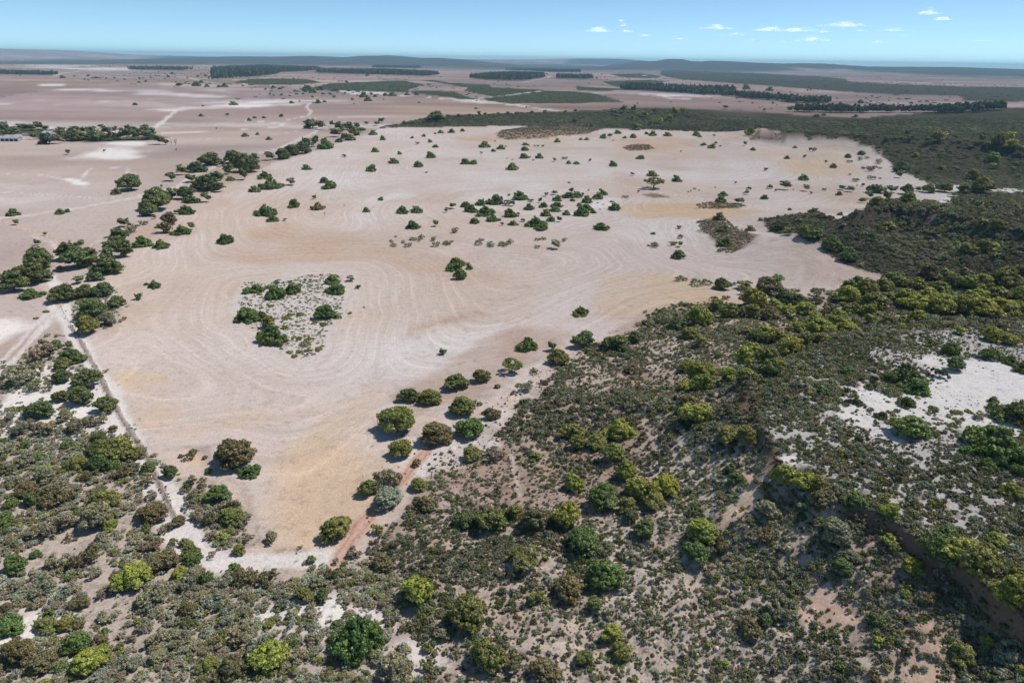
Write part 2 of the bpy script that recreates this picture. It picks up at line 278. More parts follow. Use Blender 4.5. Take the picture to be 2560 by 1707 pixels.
FENCE_LINE = wpoly('0: 140 742; 162 790; 186 830; 212 880; 245 945; 280 1010; 318 1075; 358 1128; 384 1175; 400 1215; 424 1260; 440 1300')
FURROW = wpoly('0: 176 815; 200 848; 232 905; 268 975; 305 1045; 340 1098; 366 1138; 382 1168; 398 1205; 418 1250; 436 1290')
# far blocks of heath
FAR_HEATH = [wpoly(s) for s in (
    '2: -200 385; -60 355; 100 345; 420 335; 570 360; 465 395; 470 412; 250 410; 0 400; -200 392',
    '2: 480 405; 780 410; 860 440; 930 462; 850 460; 640 432; 500 418',
    '2: 550 333; 640 330; 740 350; 1020 360; 1030 380; 1400 400; 1060 442; 850 400; 880 382; 700 350',
    '2: 940 460; 1060 445; 1420 405; 1600 410; 1750 425; 1940 480; 1600 488; 1180 490; 1050 478',
    '2: 1620 375; 1830 385; 1960 395; 1800 405; 1620 400', '2: 1800 340; 2100 330; 2230 340; 2060 360; 1960 385; 1850 365',
    '2: 2190 262; 2300 260; 2352 264; 2912 285; 3452 320; 3480 345; 4250 375; 5200 380; 5200 478; 4350 477; 4250 465; 4240 435; 3800 430; 3400 405; 2850 362; 2352 328; 2200 300',
    '1: 1600 345; 1700 325; 1900 320; 2100 325; 2200 345; 2000 362; 1750 360',
    '2: 1850 290; 2050 285; 2200 305; 2100 318; 1950 312', '1: -100 650; 0 640; 200 655; 420 680; 600 700; 760 720; 1100 710; 1140 740; 700 748; 420 750; 330 735; 240 720; 120 700; 0 715')]
def soft(x, y, poly, s, wob, seed, out):
    m = box_mask(x, y, poly, s * 3)
    v = np.zeros(x.shape)
    if m.any():
        d = sdf(x[m], y[m], poly) + fbm(x[m], y[m], max(s * 4, 6), seed, 5) * s * wob * 1.5
        v[m] = sstep(-s * 0.6, s * 0.6, d)
    return v
GD = 1.10
COL = {k: srgb(*v) / GD * (.84 if k in ('farfield', 'far2', 'heathgreen', 'heathsoil', 'rock') else 1) for k, v in dict(pale=(206, 190, 182), white=(219, 211, 208), tan=(210, 190, 168), farfield=(184, 160, 150), far2=(172, 148, 143),
    scrubsoil=(192, 176, 165), scrubsand=(220, 212, 207), slopesoil=(204, 186, 172), slopered=(180, 152, 136), plateausoil=(206, 199, 194), heathsoil=(98, 92, 80), heathgreen=(86, 84, 66), rock=(150, 122, 104)).items()}
def ground(x, y):
    """colour of the soil, tillage strength, grit strength, zone weights for points on the ground"""
    r = np.hypot(x, y)
    n1, n2, n3 = fbm(x, y, 90, 61, 4), fbm(x, y, 22, 65, 4), fbm(x, y, 400, 69, 4)
    col = COL['farfield'] + (COL['far2'] - COL['farfield']) * np.clip(0.5 + n3 * 1.1, 0, 1)[:, None]
    stretch = fbm(x * 0.25, y, 160, 71, 4)
    mixin = lambda c, k: col * (1 - k[:, None]) + c * k[:, None]
    near = 1 - sstep(700, 1700, r)
    col = mixin(COL['pale'] * 0.93, near * np.clip(0.75 + n1 * 0.5, 0, 1) * 0.85)
    col = mixin(COL['white'], np.clip(sstep(0.28, 0.75, stretch + n2 * 0.15), 0, 1) * 0.55)
    col = mixin(srgb(186, 160, 138) / GD, sstep(0.1, 0.7, -stretch) * 0.45)
    col = mixin(srgb(140, 122, 118) / GD, sstep(0.0, 0.6, fbm(x * 0.2, y, 240, 73, 4)) * 0.55 * sstep(500, 1200, r))
    # far fields: fenced blocks of slightly different soil and stubble
    ca, sa = math.cos(0.33), math.sin(0.33); fu, fv = (x * ca + y * sa) + fbm(x, y, 900, 701, 2) * 60, (-x * sa + y * ca) + fbm(x, y, 900, 703, 2) * 60
    iu, iv = np.floor(fu / 620), np.floor(fv / 780 + _TAB[(iu_ := np.floor(fu / 620)).astype(np.int32) & 255] * .8)
    hid = ((iu.astype(np.int64) * 73 + iv.astype(np.int64) * 151) & 65535).astype(np.int32)
    tone, warm = _TAB[hid], _TAB[(hid + 977) & 65535]
    kf_ = sstep(1150, 1700, r)[:, None]
    col = col * (1 + kf_ * ((tone - .55) * .42)[:, None]) * (1 + kf_ * (warm - .5)[:, None] * np.array([.10, 0, -.14]))
    eu = np.abs(fu / 620 - np.round(fu / 620)) * 620
    col = col * (1 - kf_ * (1 - sstep(6, 14, eu))[:, None] * .10)
    fs = fbm(x * 0.22, y, 70, 75, 5); col = col * (1 + 0.22 * fs * sstep(350, 900, r))[:, None]
    pad = soft(x, y, PADDOCK, 3.0, 0.6, 81, 0)
    grit = np.full(x.shape, 0.25); till = np.zeros(x.shape)
    pcol = COL['pale'] + (COL['white'] - COL['pale']) * np.clip(0.2 + n1 * 0.6 + n2 * 0.25, 0, 1)[:, None] * 0.8
    kb = np.clip(sstep(0.0, 0.8, fbm(x, y, 150, 77, 4)), 0, 1)[:, None] * 0.5
    pcol = pcol * (1 - kb) + srgb(198, 172, 150) / GD * kb
    kb = np.clip(sstep(0.15, 0.8, fbm(x, y, 55, 79, 4)), 0, 1)[:, None] * 0.45
    pcol = pcol * (1 - kb) + srgb(190, 166, 150) / GD * kb
    col = col * (1 - pad[:, None]) + pcol * pad[:, None]
    till = pad * 1.0
    fore = soft(x, y, FORESHORE, 3.0, 1.0, 83, 0)
    col = mixin(srgb(206, 188, 176) / GD, fore * (1 - pad)); 
    heath = soft(x, y, HEATH, 3.0, 1.6, 85, 0) * (1 - pad)
    scrub = np.maximum(soft(x, y, SCRUB, 3.0, 1.6, 87, 0), np.maximum(soft(x, y, STRIP, 2.0, 1.0, 89, 0), soft(x, y, STRIP2, 2.0, 1.0, 90, 0) * 0.9))
    scrub = np.where(heath > scrub, scrub * (1 - heath), scrub); heath = heath * (1 - scrub * 0.999)
    # scrub soil with winding bare sand
    kk = sstep(-0.1, 0.55, fbm(x + y * 0.5, y, 34, 91, 5))
    sc = COL['scrubsoil'] + (COL['scrubsand'] - COL['scrubsoil']) * kk[:, None]
    col = mixin(sc, scrub)
    # heath: white plateau, pink stony slope, darker far slopes
    pl = np.zeros(x.shape); sl = np.zeros(x.shape)
    m = box_mask(x, y, SLOPE_PLATEAU, 150)
    scarp = np.zeros(x.shape)
    if m.any():
        d = sdf(x[m], y[m], SLOPE_PLATEAU) + fbm(x[m], y[m], 26, 41, 3) * 3.2 + fbm(x[m], y[m], 6, 43, 2) * 1.2
        pl[m] = sstep(0, 3, d); sl[m] = (1 - sstep(-1.5, 0.5, d)) * (1 - sstep(60, 130, -d))
        scarp[m] = sstep(-4.0, -1.5, d) * (1 - sstep(-0.5, 0.3, d))
    hs = COL['heathsoil'] + (COL['plateausoil'] - COL['heathsoil']) * pl[:, None]
    ks = np.clip(0.55 + n2 * 0.7, 0, 1)[:, None]
    slc = COL['slopered'] * (1 - ks) + COL['slopesoil'] * ks
    slc = slc + (srgb(218, 204, 192) / GD - slc) * sstep(0.1, 0.7, fbm(x, y, 45, 95, 4))[:, None] * 0.8
    hs = hs * (1 - sl[:, None]) + slc * sl[:, None]
    hs = hs * (1 - scarp[:, None]) + COL['rock'] * scarp[:, None]
    fard = sstep(420, 800, r)[:, None]
    hs = hs * (1 - fard) + COL['heathgreen'] * (1 + fbm(x, y, 60, 97, 4) * 0.35)[:, None] * fard
    col = mixin(hs, heath)
    for k, p in enumerate(FAR_HEATH):
        v = soft(x, y, p, 10, 0.8, 101 + k, 0)
        if v.any(): col = mixin(srgb(82, 84, 68) / 1.34, v * 0.95); grit = np.maximum(grit, v); till = till * (1 - v)
    isl = soft(x, y, ISLAND, 3, 1.0, 121, 0)
    col = mixin(srgb(206, 196, 189) / GD, isl); till = till * (1 - isl)
    mound = np.zeros(x.shape)
    for k, p in enumerate((MOUND1, MOUND2, MOUND3, MOUND4, MOUND5, MOUND6)):
        v = soft(x, y, p, 4, 1.2, 125 + k, 0); mound = np.maximum(mound, v)
    col = mixin(srgb(150, 130, 116) / GD, mound); till = till * (1 - mound)
    # blue-green far country
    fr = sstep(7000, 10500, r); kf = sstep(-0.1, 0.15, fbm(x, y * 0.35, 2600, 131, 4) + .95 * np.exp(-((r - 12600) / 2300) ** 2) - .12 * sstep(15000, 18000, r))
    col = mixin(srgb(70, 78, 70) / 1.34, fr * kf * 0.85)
    bare = np.zeros(x.shape)
    for k, (p, s, c, a) in enumerate(TANS):
        v = soft(x, y, p, s, 1.0, 141 + k, 0)
        if v.any():
            onpad = 1 - np.maximum(scrub, 0)
            q = v > 0; v[q] *= np.clip(.8 + fbm(x[q], y[q], max(s, 3) * 3, 451 + k, 4) * .6, .2, 1)
            kq = (v[q] * a)[:, None]; col[q] = col[q] * (1 - kq) + srgb(*c) / GD * kq
            if s <= 4: bare = np.maximum(bare, v * a)
    for k, (p, s, a) in enumerate(SANDS):
        v = soft(x, y, p, s, 1.3, 171 + k, 0)
        if v.any():
            if s <= 6: v = v * (1 - pad * .95)
            q = v > 0; v[q] *= np.clip((.8 if s > 8 else 1.0) + fbm(x[q], y[q], max(s, 3) * 2.5, 401 + k, 4) * (.7 if s > 8 else .35), .25, 1)
            kq = (v[q] * a)[:, None]; col[q] = col[q] * (1 - kq) + srgb(237, 230, 225) / (GD * 1.02) * kq; till = till * (1 - v); bare = np.maximum(bare, v * a)
    trk = np.zeros(x.shape)
    for k, (p, w, c, a) in enumerate(TRACKS):
        if np.hypot(*np.mean(p, axis=0)) > 480: w = w * 1.35
        m = box_mask(x, y, p, w * 3)
        if not m.any(): continue
        d = seg_dist(x[m], y[m], p, False) + fbm(x[m], y[m], w * 4, 211 + k, 3) * w * 0.3
        v = np.zeros(x.shape); v[m] = 1 - sstep(w * 0.35, w * 0.75, d)
        rut = np.zeros(x.shape); rut[m] = (1 - sstep(0.0, 0.2, np.abs(d / w - 0.25))) * (0.0 if w > 4.5 else 0.22)
        q = v > 0; kq = (v[q] * a)[:, None]; col[q] = (col[q] * (1 - kq) + srgb(*c) / (GD * 1.02) * kq) * (1 - rut[q] * v[q])[:, None]
        trk = np.maximum(trk, v * a); till = till * (1 - v)
    m = box_mask(x, y, FURROW, 4)
    fur = np.zeros(x.shape)
    if m.any():
        d = seg_dist(x[m], y[m], FURROW, False) + fbm(x[m], y[m], 5, 261, 3) * 0.22
        fur[m] = 1 - sstep(0.35, 0.95, d)
        col = mixin(srgb(150, 130, 116) / GD, fur * 0.75); till *= (1 - fur)
    grit = np.maximum(grit, np.maximum(scrub * 0.8, heath * 1.0) * (1 - bare) * (1 - trk * 0.8))
    grit = np.maximum(grit, mound)
    return dict(col=np.clip(col, 0.01, 0.9), till=till, grit=np.maximum(grit, fur), pad=pad, heath=heath, scrub=scrub, isl=isl, mound=mound, bare=np.maximum(bare, trk), pl=pl, sl=sl, scarp=scarp, trk=trk, fur=fur, r=r)

# ------------------------------------------------------------------ materials
def mat_new(name):
    m = bpy.data.materials.new(name); m.use_nodes = True
    nt = m.node_tree; nt.nodes.clear()
    out = nt.nodes.new('ShaderNodeOutputMaterial')
    return m, nt, out
def N(nt, kind, **kw):
    n = nt.nodes.new(kind)
    for k, v in kw.items():
        if k.startswith('i_'): n.inputs[k[2:].replace('_', ' ')].default_value = v
        else: setattr(n, k, v)
    return n
def mth(nt, op, a, b=None, c=None):
    n = nt.nodes.new('ShaderNodeMath'); n.operation = op
    for i, v in enumerate((a, b, c)):
        if v is None: continue
        if isinstance(v, (int, float)): n.inputs[i].default_value = v
        else: nt.links.new(v, n.inputs[i])
    return n.outputs[0]
def mixc(nt, fac, a, b, blend='MIX'):
    n = nt.nodes.new('ShaderNodeMix'); n.data_type = 'RGBA'; n.blend_type = blend
    for i, v in ((0, fac), (6, a), (7, b)):
        if isinstance(v, (int, float)): n.inputs[i].default_value = v
        elif isinstance(v, tuple): n.inputs[i].default_value = v
        else: nt.links.new(v, n.inputs[i])
    return n.outputs[2]
def ground_material():
    m, nt, out = mat_new('soil'); L = nt.links.new
    col = N(nt, 'ShaderNodeAttribute', attribute_name='soil').outputs['Color']
    at = N(nt, 'ShaderNodeAttribute', attribute_name='wear')
    sep = nt.nodes.new('ShaderNodeSeparateColor'); L(at.outputs['Color'], sep.inputs[0])
    till, grit = sep.outputs[0], sep.outputs[1]
    u = N(nt, 'ShaderNodeAttribute', attribute_name='lane').outputs['Fac']
    pos = N(nt, 'ShaderNodeNewGeometry').outputs['Position']
    sx = nt.nodes.new('ShaderNodeSeparateXYZ'); L(pos, sx.inputs[0])
    def noise(scale, detail=4, vec=None, rough=0.55):
        n = N(nt, 'ShaderNodeTexNoise'); n.inputs['Scale'].default_value = scale; n.inputs['Detail'].default_value = detail; n.inputs['Roughness'].default_value = rough
        L(vec if vec else pos, n.inputs['Vector']); return n.outputs['Fac']
    # drill rows: streaks that follow the lanes, plus pale wheel lines
    cv = nt.nodes.new('ShaderNodeCombineXYZ')
    L(mth(nt, 'MULTIPLY', u, 0.5), cv.inputs[0]); L(mth(nt, 'MULTIPLY', sx.outputs[0], 0.014), cv.inputs[1]); L(mth(nt, 'MULTIPLY', sx.outputs[1], 0.014), cv.inputs[2])
    st = noise(1.0, 4, cv.outputs[0], 0.8)
    wave = mth(nt, 'SINE', mth(nt, 'MULTIPLY', u, 2 * math.pi / 3.1))
    wl_ = mth(nt, 'MULTIPLY', mth(nt, 'POWER', mth(nt, 'MAXIMUM', wave, 0.0), 5.0), mth(nt, 'MULTIPLY', mth(nt, 'MAXIMUM', mth(nt, 'SUBTRACT', st, 0.40), 0.0), 2.0))
    amt = mth(nt, 'MULTIPLY', mth(nt, 'ADD', mth(nt, 'MULTIPLY', mth(nt, 'SUBTRACT', st, 0.5), 1.3), wl_), till)
    val = mth(nt, 'MULTIPLY_ADD', amt, 0.28, 1.0)
    # fine mottling of dust, stubble and litter
    n1 = noise(0.35, 5, None, 0.78)
    f1 = mth(nt, 'MULTIPLY_ADD', n1, 1.5, 0.25)
    f2 = mth(nt, 'MULTIPLY_ADD', noise(2.2, 2, None, 0.7), 0.9, 0.55)
    v = mth(nt, 'MULTIPLY', mth(nt, 'MULTIPLY', val, f1), f2)
    cb = nt.nodes.new('ShaderNodeCombineColor')
    for i in range(3): L(v, cb.inputs[i])
    c = mixc(nt, 1.0, col, cb.outputs[0], 'MULTIPLY')
    # warm straw in the troughs of the rows
    c = mixc(nt, mth(nt, 'MULTIPLY', mth(nt, 'MAXIMUM', mth(nt, 'SUBTRACT', 0.52, st), 0.0), mth(nt, 'MULTIPLY', till, 1.3)), c, (0.47, 0.36, 0.26, 1))
    # leaf litter and twigs under scrub
    lit = N(nt, 'ShaderNodeMapRange'); lit.inputs[1].default_value = 0.48; lit.inputs[2].default_value = 0.60
    L(n1, lit.inputs[0])
    c = mixc(nt, mth(nt, 'MULTIPLY', mth(nt, 'MULTIPLY', lit.outputs[0], grit), 0.72), c, (0.12, 0.10, 0.08, 1))
    bs = N(nt, 'ShaderNodeBsdfDiffuse'); bs.inputs['Roughness'].default_value = 0.6
    L(c, bs.inputs['Color'])
    bmp = N(nt, 'ShaderNodeBump'); bmp.inputs['Strength'].default_value = 0.4; bmp.inputs['Distance'].default_value = 0.25
    L(n1, bmp.inputs['Height']); L(bmp.outputs[0], bs.inputs['Normal'])
    L(bs.outputs[0], out.inputs['Surface'])
    return m
SOIL = ground_material()

# ------------------------------------------------------------------ terrain sheet, denser near the viewer, cut by zone
def build_terrain():
    az = np.radians(np.concatenate([np.linspace(-60, -41, 60)[:-1], np.linspace(-41, 41, 720)[:-1], np.linspace(41, 60, 60)]))
    th = np.radians(np.linspace(66, 1.75, 640))
    rr = np.concatenate([CAM_H / np.tan(th), np.geomspace(3350, 30000, 130)])
    A, Rr = np.meshgrid(az, rr)
    x, y = (np.sin(A) * Rr).ravel(), (np.cos(A) * Rr).ravel()
    z = height(x, y)
    g = ground(x, y)
    z = z + g['fur'] * 0.35 - g['trk'] * 0.12 * (g['r'] < 900)
    near = 1 - sstep(200, 500, g['r'])
    z = z + near * (g['scrub'] + g['heath'] * 0.6) * fbm(x, y, 3.0, 271, 3) * 0.12
    # lanes of the seeder: distance from the paddock's edge and from the islands in it
    u = np.zeros(x.shape)
    m = g['pad'] > 0
    xs, ys = x[m], y[m]; acc = np.zeros(xs.shape); KS = 16.0
    for p in (PADDOCK, ISLAND, MOUND1, MOUND3, CLUSTER):
        for i in range(len(p)):
            acc += np.exp(-np.minimum(seg_dist(xs, ys, [p[i], p[(i + 1) % len(p)]], False), 600) / KS)
    d = -KS * np.log(acc + 1e-17)
    u[m] = d + fbm(x[m], y[m], 60, 281, 2) * 3.0 + fbm(x[m], y[m], 190, 285, 2) * 12.0
    nr, nc = len(rr), len(az)
    idx = np.arange(nr * nc).reshape(nr, nc)
    f = np.stack([idx[:-1, :-1], idx[:-1, 1:], idx[1:, 1:], idx[1:, :-1]], -1).reshape(-1, 4)
    co = np.stack([x, y, z], -1)
    P = co.reshape(nr, nc, 3)
    du = np.gradient(P, axis=1); dv = np.gradient(P, axis=0)
    nrm = np.cross(du, dv).reshape(-1, 3); nrm /= np.linalg.norm(nrm, axis=1)[:, None] + 1e-12
    nrm[nrm[:, 2] < 0] *= -1
    zone = np.zeros(x.shape, int)                              # 0 open farmland
    zone[(g['pad'] > 0.5)] = 1
    zone[np.maximum(g['scrub'], g['heath']) > 0.5] = 2
    zone[(g['isl'] > 0.5) | (g['mound'] > 0.5)] = 2
    zone[(g['trk'] > 0.45) & (g['r'] < 1500)] = 3
    zone[g['r'] > 9000] = 4
    fz = zone[f[:, 0]]
    names = {0: 'farmland', 1: 'stubble_paddock', 2: 'heath_ground', 3: 'dirt_track', 4: 'hills'}
    labels = {0: 'bare mauve-brown farmland with white sand streaks', 1: 'pale dry stubble paddock with curving drill lines', 2: 'sandy and stony soil under heath and scrub',
              3: 'pale sandy vehicle tracks along the paddocks', 4: 'far hazy blue hills along the horizon'}
    for k, nm in names.items():
        sel = f[fz == k]
        vid, inv = np.unique(sel, return_inverse=True)
        me = bpy.data.meshes.new(nm)
        me.vertices.add(len(vid)); me.vertices.foreach_set('co', co[vid].astype(np.float32).ravel())
        me.loops.add(sel.size); me.loops.foreach_set('vertex_index', inv.ravel().astype(np.int32))
        me.polygons.add(len(sel)); me.polygons.foreach_set('loop_start', np.arange(0, sel.size, 4, dtype=np.int32))
        me.polygons.foreach_set('use_smooth', np.ones(len(sel), bool))
        me.update(calc_edges=True)
        a = me.attributes.new('soil', 'FLOAT_COLOR', 'POINT'); a.data.foreach_set('color', np.concatenate([g['col'][vid], np.ones((len(vid), 1))], 1).astype(np.float32).ravel())
        a = me.attributes.new('wear', 'FLOAT_COLOR', 'POINT')
        a.data.foreach_set('color', np.stack([g['till'][vid], g['grit'][vid], np.zeros(len(vid)), np.ones(len(vid))], 1).astype(np.float32).ravel())
        a = me.attributes.new('lane', 'FLOAT', 'POINT'); a.data.foreach_set('value', u[vid].astype(np.float32))
        me.normals_split_custom_set_from_vertices(nrm[vid].tolist())
        me.materials.append(SOIL)
        o = bpy.data.objects.new(nm, me); C.objects.link(o)
        o['kind'] = 'structure'; o['label'] = labels[k]
    return float(z.min()), float(z.max())
CLUSTER = wpoly('5: 830 180; 1020 100; 1240 90; 1420 130; 1560 60; 1820 70; 1850 110; 1700 240; 1560 260; 1420 320; 1200 310; 1000 280; 900 220')
ZMIN, ZMAX = build_terrain()

# ------------------------------------------------------------------ plants: crowns are clumps of leaf sprays round limbs
T_ = (1 + 5 ** 0.5) / 2
ICO_V = np.array([(-1, T_, 0), (1, T_, 0), (-1, -T_, 0), (1, -T_, 0), (0, -1, T_), (0, 1, T_), (0, -1, -T_), (0, 1, -T_), (T_, 0, -1), (T_, 0, 1), (-T_, 0, -1), (-T_, 0, 1)], float)
ICO_V /= np.linalg.norm(ICO_V[0])
ICO_F = np.array([(0, 11, 5), (0, 5, 1), (0, 1, 7), (0, 7, 10), (0, 10, 11), (1, 5, 9), (5, 11, 4), (11, 10, 2), (10, 7, 6), (7, 1, 8), (3, 9, 4), (3, 4, 2), (3, 2, 6), (3, 6, 8), (3, 8, 9), (4, 9, 5), (2, 4, 11), (6, 2, 10), (8, 6, 7), (9, 8, 1)])
def mesh_from(name, V, F3, F4, shade, mat, mats2=None, smooth=False):
    me = bpy.data.meshes.new(name)
    V = np.asarray(V, np.float32)
    n3, n4 = len(F3), len(F4)
    me.vertices.add(len(V)); me.vertices.foreach_set('co', V.ravel())
    li = np.concatenate([np.asarray(F3, np.int32).ravel(), np.asarray(F4, np.int32).ravel()]).astype(np.int32)
    ls = np.concatenate([np.arange(n3) * 3, n3 * 3 + np.arange(n4) * 4]).astype(np.int32)
    me.loops.add(len(li)); me.loops.foreach_set('vertex_index', li)
    me.polygons.add(n3 + n4); me.polygons.foreach_set('loop_start', ls)
    me.update(calc_edges=True)
    if shade is not None:
        a = me.attributes.new('shade', 'FLOAT', 'POINT'); a.data.foreach_set('value', np.asarray(shade, np.float32))
    me.materials.append(mat)
    return me
def rdir(g, n, zmin=-1.0):
    z = g.uniform(zmin, 1, n); a = g.uniform(0, 2 * np.pi, n); q = np.sqrt(np.maximum(0, 1 - z * z))
    return np.stack([q * np.cos(a), q * np.sin(a), z], -1)
def tube(path, rad, sides=6):
    path = np.asarray(path, float); n = len(path); V = []; F = []
    for i in range(n):
        t = path[min(i + 1, n - 1)] - path[max(i - 1, 0)]; t /= np.linalg.norm(t) + 1e-9
        a = np.cross(t, (0.3, 0.9, 0.2)); a /= np.linalg.norm(a) + 1e-9; b = np.cross(t, a)
        for k in range(sides):
            q = 2 * np.pi * k / sides; V.append(path[i] + (a * math.cos(q) + b * math.sin(q)) * rad[i])
    for i in range(n - 1):
        for k in range(sides):
            F.append((i * sides + k, i * sides + (k + 1) % sides, (i + 1) * sides + (k + 1) % sides, (i + 1) * sides + k))
    return V, F
def crown(name, seed, lobes, n, leaves, cr, leaf, mat, core=0.72, zmin=-0.35, solid=1.0):
    """lobes (x, y, z, rx, ry, rz) of a plant one unit wide standing at z = 0"""
    g = np.random.default_rng(seed); lobes = np.array(lobes, float)
    w = lobes[:, 3] * lobes[:, 4] + lobes[:, 3] * lobes[:, 5]; w /= w.sum()
    V, F3, F4, S = [], [], [], []; nv = 0
    cs = []
    tries = 0
    while len(cs) < n and tries < n * 12:
        tries += 1
        k = g.choice(len(lobes), p=w); l = lobes[k]; d = rdir(g, 1, zmin)[0]
        p = l[:3] + d * l[3:] * g.uniform(0.78, 1.0)
        if p[2] < 0.02: continue
        q = ((p - lobes[:, :3]) / lobes[:, 3:]); q = (q * q).sum(1); q[k] = 9
        if (q < 0.5).any(): continue
        if any(np.linalg.norm(p - c) < cr * 0.55 for c in cs[-40:]): continue
        cs.append(p)
    for p in cs:
        r = cr * g.uniform(0.7, 1.3); sh = g.uniform(0.72, 1.25)
        if solid > 0:
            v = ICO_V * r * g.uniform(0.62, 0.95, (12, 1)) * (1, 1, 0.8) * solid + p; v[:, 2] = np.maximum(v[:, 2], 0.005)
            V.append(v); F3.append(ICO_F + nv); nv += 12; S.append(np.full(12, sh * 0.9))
        d = rdir(g, leaves, -0.45)
        c = p + d * (r * g.uniform(0.7, 1.2, (leaves, 1))) * (1, 1, 0.85)
        nn = d + g.normal(0, 0.45, (leaves, 3)); nn /= np.linalg.norm(nn, axis=1)[:, None]
        t = np.cross(nn, rdir(g, leaves)); t /= np.linalg.norm(t, axis=1)[:, None] + 1e-9
        b = np.cross(nn, t); s1 = leaf * g.uniform(0.6, 1.5, (leaves, 1)); s2 = s1 * g.uniform(0.35, 0.75, (leaves, 1))
        q = np.stack([c - t * s1, c - b * s2, c + t * s1, c + b * s2], 1).reshape(-1, 3); q[:, 2] = np.maximum(q[:, 2], 0.0)
        V.append(q); F4.append(np.arange(leaves * 4).reshape(-1, 4) + nv); nv += leaves * 4
        S.append(np.repeat(sh * g.uniform(0.8, 1.22, leaves), 4))
    if core > 0:  # added inner cores block light through the crown, set darker than leaves
        for l in lobes:
            v = ICO_V * l[3:] * core * g.uniform(0.85, 1.05, (12, 1)) + l[:3]; v[:, 2] = np.maximum(v[:, 2], 0.01)
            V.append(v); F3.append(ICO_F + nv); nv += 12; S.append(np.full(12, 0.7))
    return mesh_from(name, np.concatenate(V), np.concatenate(F3) if F3 else np.zeros((0, 3)), np.concatenate(F4), np.concatenate(S), mat)
def limbs(name, seed, trunk_h, spread, top, r0, nl, mat, lean=0.05):
    g = np.random.default_rng(seed); V, F = [], []
    def add(path, rad, sides):
        v, f = tube(path, rad, sides); o = len(V); V.extend(v); F.extend([tuple(i + o for i in q) for q in f])
    base = np.array([g.normal(0, lean), g.normal(0, lean), trunk_h])
    add([(0, 0, -0.06), base * 0.5 + g.normal(0, 0.01, 3), base], [r0 * 1.3, r0, r0 * 0.85], 7)
    for k in range(nl):
        a = 2 * np.pi * (k + g.uniform(-.3, .3)) / nl; e = np.array([math.cos(a) * spread * g.uniform(.6, 1), math.sin(a) * spread * g.uniform(.6, 1), top * g.uniform(.75, 1)])
        m = base * 0.55 + e * 0.45 + (0, 0, (top - trunk_h) * 0.1)
        add([base * 0.96, m, e], [r0 * 0.7, r0 * 0.45, r0 * 0.15], 5)
        for j in range(2):
            e2 = m + g.normal(0, spread * 0.35, 3) * (1, 1, .5) + (0, 0, (top - trunk_h) * 0.35)
            add([m, (m + e2) / 2 + g.normal(0, .01, 3), e2], [r0 * 0.35, r0 * 0.22, r0 * 0.08], 4)
    return mesh_from(name, V, np.zeros((0, 3)), F, None, mat)

FOLIAGE_GAIN = 1.0
def leaf_material(name, instanced):
    m, nt, out = mat_new(name); L = nt.links.new
    if instanced: base = N(nt, 'ShaderNodeAttribute', attribute_name='tint', attribute_type='INSTANCER').outputs['Color']
    else: base = N(nt, 'ShaderNodeObjectInfo').outputs['Color']
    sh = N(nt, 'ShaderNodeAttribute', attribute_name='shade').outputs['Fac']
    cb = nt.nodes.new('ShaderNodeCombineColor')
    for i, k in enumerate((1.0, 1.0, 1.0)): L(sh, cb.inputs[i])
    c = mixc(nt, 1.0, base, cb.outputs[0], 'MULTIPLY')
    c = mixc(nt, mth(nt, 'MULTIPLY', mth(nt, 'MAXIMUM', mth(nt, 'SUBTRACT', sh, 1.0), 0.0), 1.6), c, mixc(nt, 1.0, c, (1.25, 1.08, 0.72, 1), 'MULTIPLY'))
    if not instanced:                       # older and younger growth within one crown
        tcx = N(nt, 'ShaderNodeTexCoord'); nz = N(nt, 'ShaderNodeTexNoise'); nz.inputs['Scale'].default_value = 4.5; nz.inputs['Detail'].default_value = 1.0; L(tcx.outputs['Object'], nz.inputs['Vector'])
        c = mixc(nt, 1.0, c, mixc(nt, nz.outputs['Fac'], (0.62, 0.74, 0.85, 1), (1.36, 1.22, 0.98, 1)), 'MULTIPLY')
    a = N(nt, 'ShaderNodeBsdfDiffuse'); L(c, a.inputs['Color'])
    t = N(nt, 'ShaderNodeBsdfTranslucent'); L(mixc(nt, 1.0, c, (1.25, 1.2, 0.6, 1), 'MULTIPLY'), t.inputs['Color'])
    gl = N(nt, 'ShaderNodeBsdfGlossy'); gl.inputs['Roughness'].default_value = 0.55; gl.inputs['Color'].default_value = (0.9, 0.95, 1, 1)
    x = N(nt, 'ShaderNodeMixShader'); x.inputs[0].default_value = 0.2; L(a.outputs[0], x.inputs[1]); L(t.outputs[0], x.inputs[2])
    y = N(nt, 'ShaderNodeMixShader'); y.inputs[0].default_value = 0.035; L(x.outputs[0], y.inputs[1]); L(gl.outputs[0], y.inputs[2])
    L(y.outputs[0], out.inputs['Surface'])
    return m
def flat_material(name, rgb, rough=0.9, nscale=None, metallic=0.0, spread=0.25):
    m, nt, out = mat_new(name); L = nt.links.new
    b = N(nt, 'ShaderNodeBsdfPrincipled'); b.inputs['Roughness'].default_value = rough; b.inputs['Metallic'].default_value = metallic
    c = tuple(rgb) + (1,)
    if nscale:
        tc = N(nt, 'ShaderNodeTexCoord'); n = N(nt, 'ShaderNodeTexNoise'); n.inputs['Scale'].default_value = nscale; n.inputs['Detail'].default_value = 3
        L(tc.outputs['Object'], n.inputs['Vector'])
        col = mixc(nt, n.outputs['Fac'], tuple(k * (1 - spread) for k in rgb) + (1,), tuple(min(1, k * (1 + spread)) for k in rgb) + (1,))
        L(col, b.inputs['Base Color'])
    else: b.inputs['Base Color'].default_value = c
    L(b.outputs[0], out.inputs['Surface'])
    return m
LEAF = leaf_material('leaves', False); LEAF_I = leaf_material('leaves_of_scrub', True)
BARK = flat_material('bark', (0.16, 0.125, 0.10), 0.9, 6.0)
DEADWOOD = flat_material('dead_wood', (0.27, 0.235, 0.215), 0.9, 6.0)

